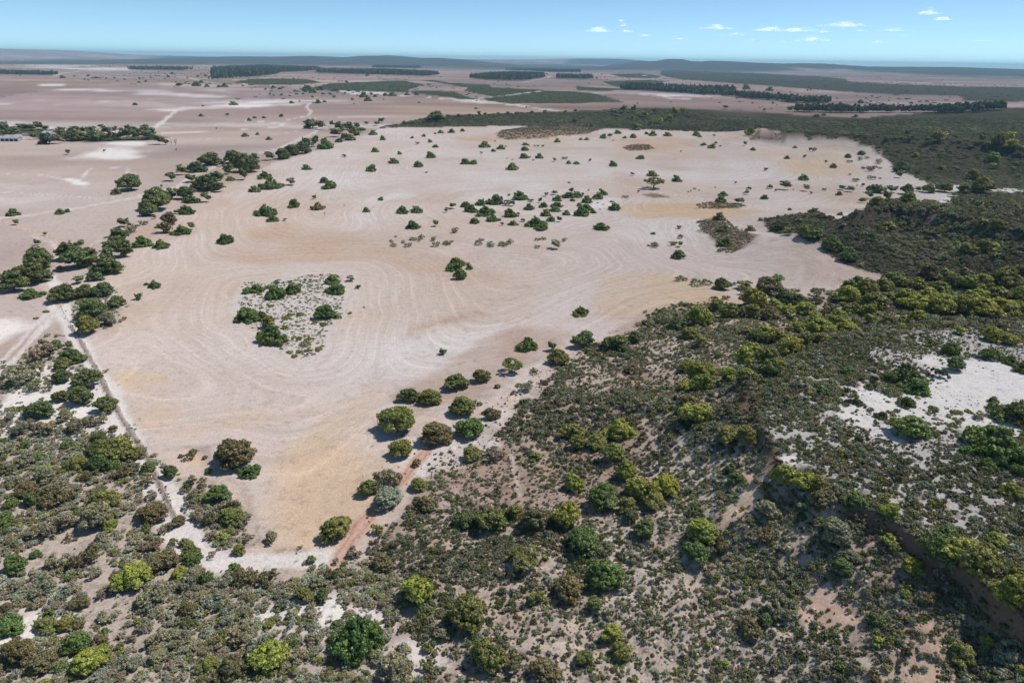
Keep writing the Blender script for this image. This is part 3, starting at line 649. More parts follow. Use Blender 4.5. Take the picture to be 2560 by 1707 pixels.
PALETTE = {k: srgb(*v) for k, v in dict(g=(98, 118, 62), d=(96, 108, 62), o=(120, 123, 66), l=(142, 147, 66), y=(138, 136, 114), b=(138, 126, 110), u=(140, 146, 132), w=(98, 108, 66), k=(74, 83, 60), n=(116, 108, 76)).items()}
def lobes_for(shape, seed):
    g = np.random.default_rng(seed * 13 + 5); L = []
    if shape == 'r':
        L = [(g.uniform(-.06, .06), g.uniform(-.06, .06), .36, .36, .33, .32)]
        for k in range(6):
            a = 2 * np.pi * k / 6 + g.uniform(-.4, .4); q = g.uniform(.16, .34); s = g.uniform(.13, .25); L.append((math.cos(a) * q, math.sin(a) * q, g.uniform(.16, .48), s, s * g.uniform(.8, 1.2), s * g.uniform(.8, 1.15)))
        L.append((g.uniform(-.1, .1), g.uniform(-.1, .1), .58, .24, .24, .2))
    elif shape == 'b':
        L = [(g.uniform(-.14, .14), g.uniform(-.14, .14), .26, .2, .2, .22), (g.uniform(-.2, .2), g.uniform(-.2, .2), .18, .22, .2, .2)]
        for k in range(10):
            a = 2 * np.pi * k / 10 + g.uniform(-.5, .5); q = g.uniform(.18, .42); s = g.uniform(.09, .17); L.append((math.cos(a) * q, math.sin(a) * q * .9, s * .5, s * g.uniform(1, 1.3), s, s * g.uniform(.7, 1.2)))
    elif shape == 't':
        for k in range(6):
            a = 2 * np.pi * k / 6 + g.uniform(-.6, .6); q = g.uniform(.12, .3); L.append((math.cos(a) * q, math.sin(a) * q, g.uniform(.24, .62), g.uniform(.16, .25), g.uniform(.16, .25), g.uniform(.13, .22)))
        L.append((g.uniform(-.12, .12), 0, .66, .25, .24, .2)); L.append((g.uniform(-.18, .18), g.uniform(-.1, .1), .42, .27, .25, .2))
    elif shape == 'u':
        for k in range(8):
            a = 2 * np.pi * k / 8 + g.uniform(-.4, .4); q = g.uniform(.12, .38); L.append((math.cos(a) * q, math.sin(a) * q, g.uniform(.42, .56), g.uniform(.12, .2), g.uniform(.12, .2), g.uniform(.05, .1)))
    elif shape == 's':
        for k in range(6):
            a = 2 * np.pi * k / 6 + g.uniform(-.6, .6); q = g.uniform(.1, .33); L.append((math.cos(a) * q, math.sin(a) * q, g.uniform(.14, .34), g.uniform(.12, .19), g.uniform(.12, .19), g.uniform(.1, .17)))
    else:
        L = [(0, 0, .05, .46, .42, .10), (.15, .1, .06, .25, .25, .1), (-.16, -.08, .06, .24, .25, .11)]
    return L
SPEC = {  # shape: variants, clumps, leaves, clump radius, leaf, core, zmin, solid
    'r': (7, 120, 44, .085, .030, .80, -.45, 1), 'b': (5, 110, 44, .070, .026, .75, -.1, 1), 't': (5, 90, 46, .085, .032, .62, -.6, 1),
    'u': (2, 60, 40, .065, .030, 0, -.5, .7), 's': (4, 60, 34, .062, .026, 0, -.4, .75), 'm': (2, 60, 24, .065, .026, .8, 0, 1)}
CROWN, CROWN_FAR, WOOD = {}, {}, {}
for si, (sh, (nvar, nc, nl, cr, lf, core, zm, sol)) in enumerate(SPEC.items()):
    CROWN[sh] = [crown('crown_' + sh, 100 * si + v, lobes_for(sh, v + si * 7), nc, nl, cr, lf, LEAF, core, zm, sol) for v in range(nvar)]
    CROWN_FAR[sh] = [crown('far_crown_' + sh, 500 + 100 * si + v, lobes_for(sh, v + si * 7), max(22, nc // 3), 12, cr * 1.6, lf * 1.9, LEAF, core, zm, sol) for v in range(2)]
    hgt = {'r': (.14, .26, .42), 'b': (.05, .22, .2), 't': (.32, .3, .66), 'u': (.2, .36, .5), 's': (.04, .3, .36), 'm': (.02, .3, .06)}[sh]
    WOOD[sh] = [limbs('trunk_' + sh, 900 + si * 10 + v, hgt[0], hgt[1], hgt[2], {'t': .03, 'r': .028, 'u': .024}.get(sh, .014), 6, BARK) for v in range(2)]
DEAD = [limbs('bare_branches', 990 + v, .22, .4, .85, .028, 8, DEADWOOD) for v in range(2)]

# photo positions: "centre x, foot y, width, shape+colour", measured in enlarged tiles of the photograph
TREES = []
def plants(tile, text, grp):
    for q in text.split(';'):
        v = q.split()
        if len(v) < 4: continue
        px, py = tile_px(tile, float(v[0]), float(v[1]))
        TREES.append([px, py, float(v[2]) * (TS if tile else 1), v[3], grp, ' '.join(v[4:])])
plants(7, '''1615 885 300 rn large sprawling olive-brown tree beside the orange sand patch at the paddock corner; 1715 915 150 bg low green skirt bush at the foot of the sprawling paddock-corner tree; 1025 885 115 rd dark round tree growing right on the fence line by the paddock corner;
1505 1100 180 rg bright green tree in the scrub strip between the fence track and the paddock''', 'trees at the near paddock corner')
plants(8, '''1175 215 185 ug flat-topped open green tree with bare stems on the brown verge; 1325 212 80 so thin sparse tree right of the flat-topped open tree; 1265 347 135 sy grey-olive bush on the brown verge in front of the flat-topped tree; 1078 308 48 ro tiny round olive bush on the brown verge;
965 278 142 ro; 790 328 185 rd; 478 408 160 rd; 625 430 180 ro; 845 508 205 ro; 1040 538 128 rn; 400 645 265 ro big twin-lobed olive tree at the pale edge of the paddock; 670 708 238 rn; 895 660 212 rg; 425 800 178 ro; 525 838 75 rn; 188 1055 150 ro; 540 1015 132 ro; 340 1010 260 sy; 325 1155 215 ru; 595 1158 150 rn narrow dark olive tree beside the reddish track; 905 805 145 ro; 1050 815 190 sb;
940 430 80 so; 1270 57 165 bg ring-shaped bright green bush at the lower paddock edge; 1495 160 172 ro; 1450 60 85 rg; 700 80 70 rd; 765 905 40 ro''', 'trees along the near paddock edge')
plants(5, '''1663 1155 165 rd; 1890 1178 190 rd; 2015 1110 112 tg small green tree with a visible trunk by the lower paddock edge; 2040 1000 72 sb; 2170 990 95 so; 2225 925 36 to; 2288 1030 118 rd; 1640 935 112 bo low olive bush alone in the lower paddock''', 'trees along the near paddock edge')
plants(11, '''-15 285 230 ro big round olive tree at the bottom end of the paddock; 115 1130 430 bg huge bright green bush on white sand at the bottom; 262 232 130 so olive half-dead bush beside the reddish track; 100 395 130 sb grey tangled brush right of the bottom-end tree; 290 478 140 rn; 535 690 235 tl tall lime green tree standing over the bottom sand patch; 880 912 270 ro; 1340 725 150 so; 1560 700 232 rn; 1808 622 285 rg; 1735 755 120 rd; 1858 935 132 tl; 1670 1135 122 ro; 1915 1095 145 ro;
1665 390 250 rg; 1260 485 270 uo; 1030 215 220 ro; 860 190 140 rd; 1340 220 200 rn; 1550 195 212 rl; 1205 115 130 ro; 1000 1210 235 ro; 1190 1225 190 sn; 1390 1250 190 rn; 395 1260 230 ry; 440 885 100 so; 330 770 50 ro; 335 850 45 ro; 435 1030 90 ry; 600 1030 80 ro; 645 1040 40 ro; 722 1045 40 ro; 710 1145 32 ro; 610 1150 130 so; 180 1220 50 rd; 390 1120 70 sb; 700 960 110 ry; 1980 150 120 rd; 2070 250 150 rd''', 'trees on the stony slope')
plants(8, '''1590 655 170 ro; 1622 730 132 ro; 1755 722 150 ro; 1908 670 195 rl; 1862 820 155 ro; 1340 812 82 ro; 1955 945 160 rl; 1590 1015 142 rl; 1795 1155 238 rg; 2030 1085 222 rl; 2215 1065 200 rl; 2150 1135 150 ro; 1960 1160 130 ro; 1980 210 130 sn''', 'trees on the stony slope')
plants(9, '''45 185 115 rl; 130 262 180 rl; 30 335 130 rl; 150 330 152 rl; 328 270 130 rl; 445 262 130 ro; 612 235 165 ro; 440 160 180 rl; 600 155 175 ro; 500 60 90 rl; 740 72 170 ro; 265 95 62 rd; 60 470 155 rn; 108 582 222 rl; 312 705 172 ro; 450 715 152 ro;
690 1035 190 rl; 830 1065 175 rl; 935 1055 135 ro; 950 1150 155 rn; 590 1190 135 ry; 1175 1175 125 rg; 1415 1220 125 rl; 350 880 80 rd; 380 960 90 rd''', 'trees along the rim of the plateau')
plants(9, '''1500 280 230 bd large dark green bush at the left end of the white clearing; 1600 348 210 bg bright green low spread of the large clearing bush; 1545 665 245 rg round green bush below the white clearing; 1145 215 92 rg; 1870 195 135 rg; 1850 75 105 rg; 2090 112 112 rg; 2165 102 82 rg; 2250 145 115 bg; 2345 205 160 bd; 2290 570 360 bd dark green bush at the right rim of the white clearing; 2140 790 420 bg; 2290 900 310 bg; 1975 770 160 bg; 2080 870 160 bg; 2260 1060 185 bl; 960 350 92 rg; 890 365 60 rl;
1885 482 95 mo; 1970 475 66 mo; 1855 568 76 mo; 1490 345 72 mo; 1285 312 62 mo; 1730 450 72 mo; 1440 478 60 mo; 1380 290 90 mo; 2050 520 105 sb; 1770 240 140 sk; 1200 420 95 bd; 1540 440 150 bd; 1370 520 110 bd; 1700 620 80 mo; 2135 410 80 bd; 2095 440 40 mo; 1625 375 45 mo; 1420 402 40 mo''', 'bushes round the white clearing')
plants(12, '''145 310 195 rl; 108 430 175 rg; 280 350 155 sn; 1045 335 205 ry; 1150 440 115 ry; 1420 318 92 rl; 1575 510 145 rl; 1720 490 205 rg; 1870 530 245 rl; 1965 630 235 ro; 1795 300 170 rg; 2000 565 155 ro; 2080 390 130 ro; 2150 300 115 rl; 2290 570 150 ro; 2245 860 265 rl; 2310 970 235 ro; 2150 810 155 rl; 2080 970 102 rl; 1910 1105 155 ro; 1360 980 72 rl; 460 940 145 rn; 700 810 250 sy; 570 870 105 rd; 190 1000 50 rl; 310 1120 45 rl; 1700 700 120 sn; 1400 1150 80 so; 1100 520 130 rd; 1330 850 110 rd; 560 280 150 sn; 2340 1200 90 rl; 110 80 110 sd''', 'trees on the dark lower slope')
# left-hand row of trees and paddock bushes
plants(4, '''105 758 185 tw; 240 705 170 tw; 285 632 190 tw; 150 690 120 tw; 465 548 135 tw; 545 602 155 tw; 625 580 125 tw; 545 462 70 tw; 415 615 62 sy; 740 655 178 rd broad round green tree by the track bend on the left; 555 714 82 rd; 650 697 92 rd; 225 815 125 bg;
445 842 168 rw; 585 818 118 rd; 715 808 132 rw; 565 845 80 my; 650 838 90 my; 660 965 185 rd; 800 882 105 rd; 610 1070 165 ro; 740 1003 112 ry; 545 960 85 sb;
820 438 122 tw; 850 525 132 tw; 740 545 92 tw; 750 482 72 tw; 985 462 132 bg; 1105 472 112 bg; 850 322 82 tw; 915 362 112 sy; 985 312 62 sy; 970 197 46 tw; 1080 216 170 rw; 1030 252 112 rd; 1055 268 32 tw; 1120 362 86 tn; 1160 312 112 rn; 1170 262 36 tn; 1240 380 116 bg; 1308 337 50 tw; 1210 232 42 ty; 1275 240 96 bg; 1315 162 106 bd; 1415 157 72 rd; 1175 132 92 tw; 1275 132 112 tw; 1080 97 92 bd; 1105 52 22 td; 795 102 76 bd; 895 82 152 rw; 1415 82 152 rd; 1515 87 82 rd''', 'trees in the left-hand row')
plants(4, '''90 247 92 bd; 410 237 72 bd; 460 224 52 bd; 110 307 52 td; 310 380 36 td; 255 447 52 td; 475 422 22 td; 558 442 52 td; 725 400 40 sy; 315 908 56 mo; 245 952 44 mo''', 'bushes left of the tree row')
plants(4, '''1058 742 102 bg; 1002 722 42 bg; 950 824 72 rd; 1545 440 126 bg; 1548 420 60 rg; 1815 250 150 bg; 1870 288 96 bg; 1948 280 38 td; 2010 192 102 bg; 2180 207 102 bo; 2150 132 46 td; 1745 87 92 bg; 1865 67 150 bd; 1995 37 85 ty; 2220 24 82 bd; 2255 64 112 bg''', 'bushes in the left of the paddock')
plants(4, '''1690 780 70 rg tall rounded green bush at the upper left of the shrub island; 1755 775 110 bg; 1890 818 155 bg; 2005 782 120 bg; 2270 715 110 bg; 2300 680 60 sy; 2300 785 130 bg; 2290 745 75 rd; 2225 960 135 rg dark-cored green bush on the right of the shrub island; 2310 950 70 bg; 1700 978 190 bg; 1790 965 110 bd; 1840 1010 98 to rounded grey-olive tree at the lower left of the shrub island; 1870 1135 225 bg bright green bush at the bottom left of the shrub island; 2090 700 34 tk; 2125 690 22 tk; 2050 730 40 tk; 2085 1135 100 my wide dark mat shrub at the bottom tip of the shrub island; 2090 1130 70 mo; 2175 1170 70 mo; 2110 1178 65 mo; 2050 1185 58 mo; 1980 1190 62 mo; 2010 1215 58 mo; 2115 1100 75 mo; 2050 1092 58 mo; 1945 1020 68 mo; 1855 870 50 mo; 1960 955 78 mo; 2050 930 72 mo; 1985 930 50 mo; 2210 1000 75 mo; 2150 985 50 mo; 2010 1080 40 mo; 1680 785 38 bd; 1830 745 40 bd; 1890 715 70 sk; 1985 705 45 sk; 2120 735 48 sy''', 'plants of the shrub island')
plants(5, '''75 692 72 ty; 125 742 44 tk; 70 918 42 mo; 165 875 28 mo''', 'plants of the shrub island')
# far part of the left row, lone far trees
plants(1, '''1175 1025 76 rd; 1240 983 76 rd; 1350 963 112 rw; 1435 920 132 rw; 1520 922 52 rw; 1610 907 132 rw; 1310 1033 82 rd; 1560 973 82 tw; 1690 968 160 rw; 1745 897 82 rw; 1680 897 72 rw; 1670 1013 76 td; 1578 1020 52 bg; 1485 1022 92 rd; 1845 883 82 rw; 1940 875 96 rw; 2065 838 112 rw; 2000 848 102 rw; 2105 813 82 rw; 2160 788 72 rw; 2230 803 120 bg; 2228 777 36 td; 1805 1008 100 bg; 2098 945 66 bg; 2300 722 82 rw; 2320 757 52 bd; 2350 735 45 rd; 2090 632 36 tw; 2140 663 92 rw; 2205 668 66 tw; 2272 647 48 tw; 2320 634 26 tw; 2320 680 70 rw''', 'trees in the left-hand row')
plants(1, '''925 502 36 bd; 1598 502 62 bd; 1390 514 20 bn; 1375 579 36 bd; 1558 577 30 td; 1705 609 36 bd; 1742 592 34 bd; 1805 592 32 bd; 1922 582 40 bd; 1995 490 40 bd; 1675 718 52 bd; 1760 706 32 bd; 1840 740 44 bd; 1482 667 16 td; 465 840 46 td; 715 822 26 td; 1208 810 16 td; 1230 380 56 rw; 1375 350 40 bd; 1345 372 70 bd; 1415 378 40 bd; 1500 380 40 bd; 1540 378 50 bd; 1660 376 25 td; 210 432 8 td; 430 316 40 bd; 510 310 20 td; 606 312 25 bd; 660 318 30 bd; 635 324 20 bd; 785 320 20 td; 848 304 14 td; 855 332 20 bd; 580 334 20 bd; 605 336 16 bd; 950 350 28 bd; 1000 350 24 bd; 955 328 24 bd; 1150 312 30 bd; 1180 290 30 bd; 1355 308 30 bd; 1405 304 26 bd; 140 304 18 td; 1915 394 34 bd; 1935 384 28 bd; 1870 384 34 bd; 1815 396 26 bd; 2020 410 28 bd; 2075 432 24 bd; 2135 458 24 bd; 2175 490 50 bd; 2220 482 34 bd; 2050 484 18 td; 2140 490 18 td; 1925 436 26 bd; 1845 432 18 bd; 1870 440 20 bd; 2210 428 34 bd; 2285 450 34 bd; 2260 430 30 bd; 2100 405 90 bd; 2190 400 60 bd; 2140 418 70 bd; 2290 408 50 bd''', 'lone far trees on the left')
# farmstead
plants(1, '''728 702 62 tk; 700 665 40 tk; 790 690 40 tb; 900 702 80 tk; 990 700 80 tw; 1040 728 76 tw; 1095 772 72 tw; 1135 772 38 tw; 342 770 88 rk; 392 765 80 tb; 470 748 70 rw; 530 750 92 rw; 592 745 84 rw; 690 748 86 rw; 762 748 72 rw; 872 742 84 rw; 932 742 80 rw; 620 700 60 rw; 232 738 42 rw; 60 700 60 rw; 100 720 70 rw; 20 690 70 rw; 210 680 60 rw; 270 675 60 rw; 320 678 46 rw; 420 700 60 rw; 500 712 70 rw; 560 705 70 rw; 150 680 60 rw; 1000 742 80 rw; 640 735 70 rw; 820 735 50 rw; 440 735 70 rw''', 'trees round the farmstead')
# far paddock bushes
plants(2, '''292 742 56 bg; 240 824 66 bg; 217 957 90 bg; 30 857 36 td; 407 840 42 bg; 368 902 70 bg; 538 927 82 bg; 620 864 74 bg; 592 967 30 sy; 493 729 30 bg; 615 757 42 bg; 652 792 52 bg; 573 718 40 bg; 533 770 42 sy; 690 694 48 bg; 650 699 26 bg; 762 692 56 bd; 838 682 38 bd; 860 907 80 bg; 910 907 66 bg; 1178 947 92 bg; 985 792 82 bg; 1050 820 38 bg; 1098 805 66 bg; 1133 787 18 td; 1268 777 46 bg; 1265 814 68 bg; 1293 782 16 ty; 1330 785 22 ty; 1355 787 24 ty; 1387 787 24 td; 1483 757 48 bg; 1260 867 76 bd; 1300 857 16 td; 1365 867 64 bg; 1322 882 28 sy; 1467 887 38 ty; 1535 872 56 sy; 1563 904 48 bg; 1615 907 50 bg; 1710 890 32 ty; 967 834 26 ty; 1180 877 16 sy; 1140 867 16 sy; 1645 740 36 bg; 1685 742 42 bg; 1800 730 56 bg; 1845 724 42 rd; 1898 699 60 bg; 1945 729 40 bg; 2005 727 62 bo; 1867 747 22 sy; 2095 702 36 bd; 2135 712 62 bg; 2240 715 64 bg; 1865 922 72 bg; 2053 872 66 bg; 2000 982 34 tk; 2135 990 88 bg; 2305 1027 72 bg; 2290 1005 36 rd; 2140 1078 180 uo spreading flat-topped olive tree beside the diagonal paddock track; 2040 1097 26 tk; 2330 822 26 sy; 1565 1036 30 sy; 1060 752 26 sy''', 'bushes in the far paddock')
plants(2, '''280 622 56 tk; 255 642 56 rw; 180 637 42 rw; 50 672 92 rw; 115 668 62 rw; 40 747 70 rd; 100 712 92 rd; 225 707 64 bd; 70 744 76 bd; 150 692 62 rd; 15 700 60 rw; 655 622 112 rw; 740 588 42 rw; 810 588 42 rw; 885 588 42 rw; 950 576 40 rw; 995 574 34 rw; 1080 570 32 rw; 1150 570 36 rw; 1210 568 34 rw; 1313 562 32 tk; 1400 562 34 rw; 1540 558 32 tw; 1608 552 32 tw; 440 640 40 rw; 500 636 36 rw; 590 618 40 rw; 540 632 40 rw''', 'trees along the far paddock boundary')
plants(2, '''540 490 20 td; 930 528 30 bd; 96 498 14 td; 160 448 66 bd; 190 474 60 bd; 240 446 36 bd; 355 440 56 bd; 310 438 40 bd; 85 466 26 bd; 300 468 14 td; 460 434 40 bd; 525 432 36 bd; 215 430 30 bd; 120 440 20 bd; 35 430 24 bd; 60 408 30 bd; 110 416 20 bd; 1275 520 16 td; 890 416 20 td; 760 392 14 td; 660 388 16 bd; 1325 374 12 td; 1080 346 14 td; 1138 366 14 td; 2032 496 14 td; 2262 484 12 td; 1755 326 20 td; 1412 294 20 td; 45 345 30 bd; 185 310 26 bd''', 'lone trees of the far plain')
plants(3, '''1040 500 34 bd; 1095 500 40 bd; 630 496 24 bd; 495 494 18 bd; 390 462 22 bd; 605 476 24 bd; 490 468 14 td; 755 418 18 bd; 610 404 60 bd; 870 408 20 bd; 895 404 18 bd; 1235 488 50 bd; 1270 462 16 td; 1425 476 20 td; 1570 460 18 td; 1630 482 18 bd; 1580 492 28 bd; 1655 514 20 td; 1750 490 14 td; 1800 504 26 td; 2012 508 34 bd; 1335 502 18 bd; 1490 494 14 bd; 450 395 60 bd; 1195 595 46 rw; 980 574 36 bn; 930 584 56 bd; 755 548 50 rw; 310 528 40 rw; 575 542 26 rw; 1437 525 30 rw''', 'lone trees of the far plain')
# middle bush cluster
plants(5, '''280 142 50 bg; 180 222 60 bg; 425 234 102 bg; 425 215 46 rd; 525 228 86 bg; 725 222 42 ty; 768 200 62 rd; 862 190 80 bg; 895 224 102 bg; 985 252 132 bg; 1035 230 62 bg; 985 205 36 td; 960 177 86 bg; 1060 172 120 bg; 1072 112 30 td; 1100 140 50 bd; 1160 182 92 sk; 1230 142 132 bg; 1155 110 28 td; 1295 207 96 bg; 1305 152 52 sk; 1165 258 112 bg; 1215 240 34 td; 1250 287 40 tk; 1108 312 34 tk; 1185 314 74 bg; 1050 287 96 bg; 922 302 86 bg; 500 340 106 bg; 655 322 56 rg; 1370 155 40 td; 1390 192 82 bd; 1480 190 92 bd; 1470 220 82 bg; 1410 252 86 bg; 1440 287 76 bg; 1500 287 46 tk; 1550 244 66 bg; 1485 147 86 bg; 1560 127 92 bg; 1620 122 92 bg; 1578 85 52 tk; 1660 105 26 td; 1590 147 44 bg; 1640 182 56 bg; 1690 160 86 bd; 1690 212 86 bg; 1655 252 116 bg; 1730 230 50 bg; 1760 134 92 bg; 1800 107 72 bg; 1780 85 34 td; 1880 212 82 rd lone dark green round bush right of the mid-paddock bush cluster; 1790 347 116 bg two-peaked green bush right below the mid-paddock bush cluster; 1330 325 130 bg; 1380 348 110 bg; 1412 112 42 ty; 1470 102 56 ty; 1700 74 20 ty; 1860 155 40 mo; 1800 170 24 mo; 1760 160 22 mo; 1780 204 22 mo''', 'bushes of the mid-paddock cluster')
plants(5, '''370 458 66 sy; 350 428 46 sy; 430 433 48 sy; 465 462 66 sy; 383 392 32 sy; 505 416 68 sy; 555 408 70 sy; 635 418 62 so; 655 460 72 sy; 735 447 76 so; 765 430 40 sb; 780 364 76 sn; 945 448 66 sn; 1025 458 86 su; 1120 456 90 so; 1160 440 80 sb; 1350 417 52 so; 1390 412 50 so; 1350 469 46 sy; 1470 472 86 ty; 1530 422 56 sy; 540 425 30 sy; 965 420 50 so''', 'grey shrub clumps across the paddock')
plants(5, '''800 620 125 rg tall bright green bush standing alone in mid-paddock; 760 628 80 bg; 825 688 106 rg round green bush at the foot of the tall mid-paddock bush; 885 615 66 bg; 868 590 60 sb; 2140 374 40 bd; 2315 337 46 rd; 2155 462 86 sn; 2280 452 76 sn; 2325 402 62 sn; 2325 462 52 rd; 2315 545 92 rw dark round tree right of the paddock middle below the scrub mound; 1950 127 62 sb; 2315 695 78 sy; 2110 455 30 sb''', 'plants in the middle of the paddock')
plants(6, '''292 112 72 bg; 470 68 46 sk; 452 102 56 rg; 575 134 70 bg; 612 62 58 sk; 715 72 78 rw; 858 77 60 ty; 985 72 36 sk; 1100 68 52 tk; 1085 107 58 bg; 1160 82 72 ty; 895 97 26 td; 655 82 22 td; 750 210 36 bd; 380 28 24 td; 1208 42 16 td; 1248 46 30 td; 100 66 26 sk; 130 74 16 td; 55 86 18 td; 75 82 16 td; 240 56 14 td; 775 70 16 td; 910 233 76 bd; 1095 237 56 bd; 275 152 82 bg; 403 167 78 rd; 270 278 92 bo; 290 373 102 bo; 305 468 102 bg; 480 357 72 bn; 270 498 52 so; 350 508 76 so; 1415 110 40 sk''', 'bushes at the right end of the paddock')
plants(6, '''1310 92 90 rw; 1365 94 90 rw; 1450 92 82 rw; 1545 104 100 rw; 1690 92 100 rw; 1800 88 112 rw; 1620 80 60 rw; 1940 92 92 rd; 2060 96 150 ro; 1245 160 56 rd; 1290 130 62 rd; 1345 185 112 ro; 1410 150 80 rd; 1560 168 122 ro''', 'row of dark trees below the sandy valley')
plants(6, '''660 348 112 rd; 865 445 152 rd; 810 290 56 rd; 1025 508 152 rd; 1140 582 132 rg; 1425 348 90 rl; 1960 538 122 ro; 2060 523 122 ro; 2130 498 92 rl; 1745 588 72 rn; 2055 358 82 ro; 2150 382 112 ro; 2140 558 62 ro; 1105 343 60 rd; 2070 260 60 ro; 740 410 80 ro; 1330 590 60 sk; 1240 600 80 sy; 1120 500 70 rd; 1350 350 50 rd; 2040 190 70 ro; 2270 210 100 ro''', 'trees on the dark hillside')
plants(6, '''665 708 82 tg small bright green tree with a shadow near the paddock tip; 550 708 70 sd; 282 757 96 rd; 430 748 86 to; 110 728 82 sy; 180 720 76 sy; 370 718 30 sk; 20 690 60 sy; 1210 745 100 rd; 1160 750 90 rd; 1270 795 122 ro; 1385 772 112 ro; 1140 848 170 rl; 1160 930 116 ro; 1310 905 172 ro; 1420 835 92 ro; 1480 742 102 ro; 1535 875 152 rl; 1600 765 122 ro; 1690 855 132 rl; 1600 905 162 rl; 1860 755 112 ro; 1960 775 132 rl; 2060 775 122 rl; 2180 765 152 ro; 2265 775 112 ro; 1930 695 92 rn; 1765 935 170 rl; 1905 943 180 rl; 2050 943 162 rl; 2200 935 172 rl; 2315 925 122 rl; 1840 865 132 ro; 2000 865 152 rl; 2150 855 142 ro; 2300 865 122 rl; 2300 685 102 rn; 1450 690 70 rg; 1500 680 60 rd; 1700 690 130 rn; 1800 690 90 ro; 1760 800 120 ro''', 'olive trees crowding the gully')
plants(6, '''130 1005 168 rl; 15 1015 66 rd; 60 1105 126 ro; 258 910 116 ro; 330 955 132 ro; 480 950 132 ro; 500 885 162 rl; 640 900 112 rl; 610 965 132 rn; 700 855 122 rd; 810 885 122 rd; 740 925 92 rl; 860 935 152 rl; 740 965 82 ro; 590 795 170 rn; 460 800 130 sn; 230 830 70 sn; 780 790 90 sy; 930 800 110 sy; 1020 780 60 sy; 920 860 110 sn; 1000 930 130 sn; 310 820 60 sn''', 'trees at the head of the gully')
plants(6, '''920 1005 112 ro; 1070 1000 130 rl; 950 1065 170 rl; 1130 1045 132 rl; 1290 1005 82 rl; 1430 1012 112 rn; 1510 1008 62 rl; 1610 985 122 rl; 1290 945 122 rl; 1370 1020 50 rg; 520 1125 130 rg; 610 1125 120 rl; 690 1122 130 ro; 790 1042 112 ro; 850 1135 112 ro; 955 1125 102 ro; 740 1198 162 rl; 145 1165 82 rl; 1905 1062 86 rl; 2130 1115 120 rl; 2240 1135 112 rl; 1715 1135 62 rg; 1845 1205 102 rg; 440 1080 90 rn; 570 1050 80 rl''', 'trees between gully and plateau')
plants(3, '''110 707 62 bg; 135 724 34 bg; 230 717 26 td; 160 774 46 bg; 217 797 66 bg; 243 770 30 bd; 275 787 18 td; 443 787 36 td; 497 817 42 bd; 787 792 34 bd; 730 870 46 bg; 848 864 30 tk; 585 952 38 rd; 840 1017 76 bg; 1243 827 66 bd; 1147 864 56 bd; 1045 932 62 bd; 998 897 24 td; 1160 897 52 sy; 1225 880 60 sy; 1280 866 52 sy; 1350 902 76 sy; 1300 955 92 sn; 1250 940 40 sk; 1200 1027 62 sy; 1310 1012 66 sy; 480 702 102 bl; 900 828 60 sk; 1160 980 28 sk; 1368 938 30 sk; 1365 1008 26 sk''', 'bushes at the far right of the paddock')
plants(3, '''1515 965 112 rd; 1490 1000 66 rd; 1610 858 60 ro; 1765 873 46 rd; 1575 748 56 rd; 1750 748 90 ro; 1800 730 60 rl; 1680 788 52 rd; 1825 808 36 rd; 1880 727 36 rd; 1850 843 36 rd; 2130 908 102 rl; 2145 943 76 ro; 2300 938 66 rd; 2000 1015 112 ro; 1780 963 62 ro; 2170 803 112 ro; 2250 823 112 rl; 2320 835 80 ro; 2250 738 82 rl; 2100 803 72 ro; 1990 803 46 rd; 2270 963 52 rd; 2060 770 60 rd; 2160 760 90 ro; 2130 835 40 rd; 1620 975 70 sk; 1700 1010 60 sk; 1890 960 60 rn; 2310 1010 60 rn; 1410 750 40 rd; 1560 700 44 rd; 2080 712 30 rd; 1720 770 46 rd''', 'trees on the far right hillside')
plants(2, '''1870 570 70 ro; 1940 555 70 ro; 2010 552 60 ro; 2080 590 70 rl; 1890 590 40 rd; 2000 600 36 rd; 2150 560 60 rn; 2290 580 70 rl; 2180 632 70 rl; 2250 612 70 rl; 2120 640 50 ro; 2020 672 90 rd; 1725 660 44 rd; 1685 652 34 rd; 1610 628 56 rd; 1410 650 36 rd; 2340 560 50 ro; 1480 630 30 ro''', 'trees on the far heath hump')
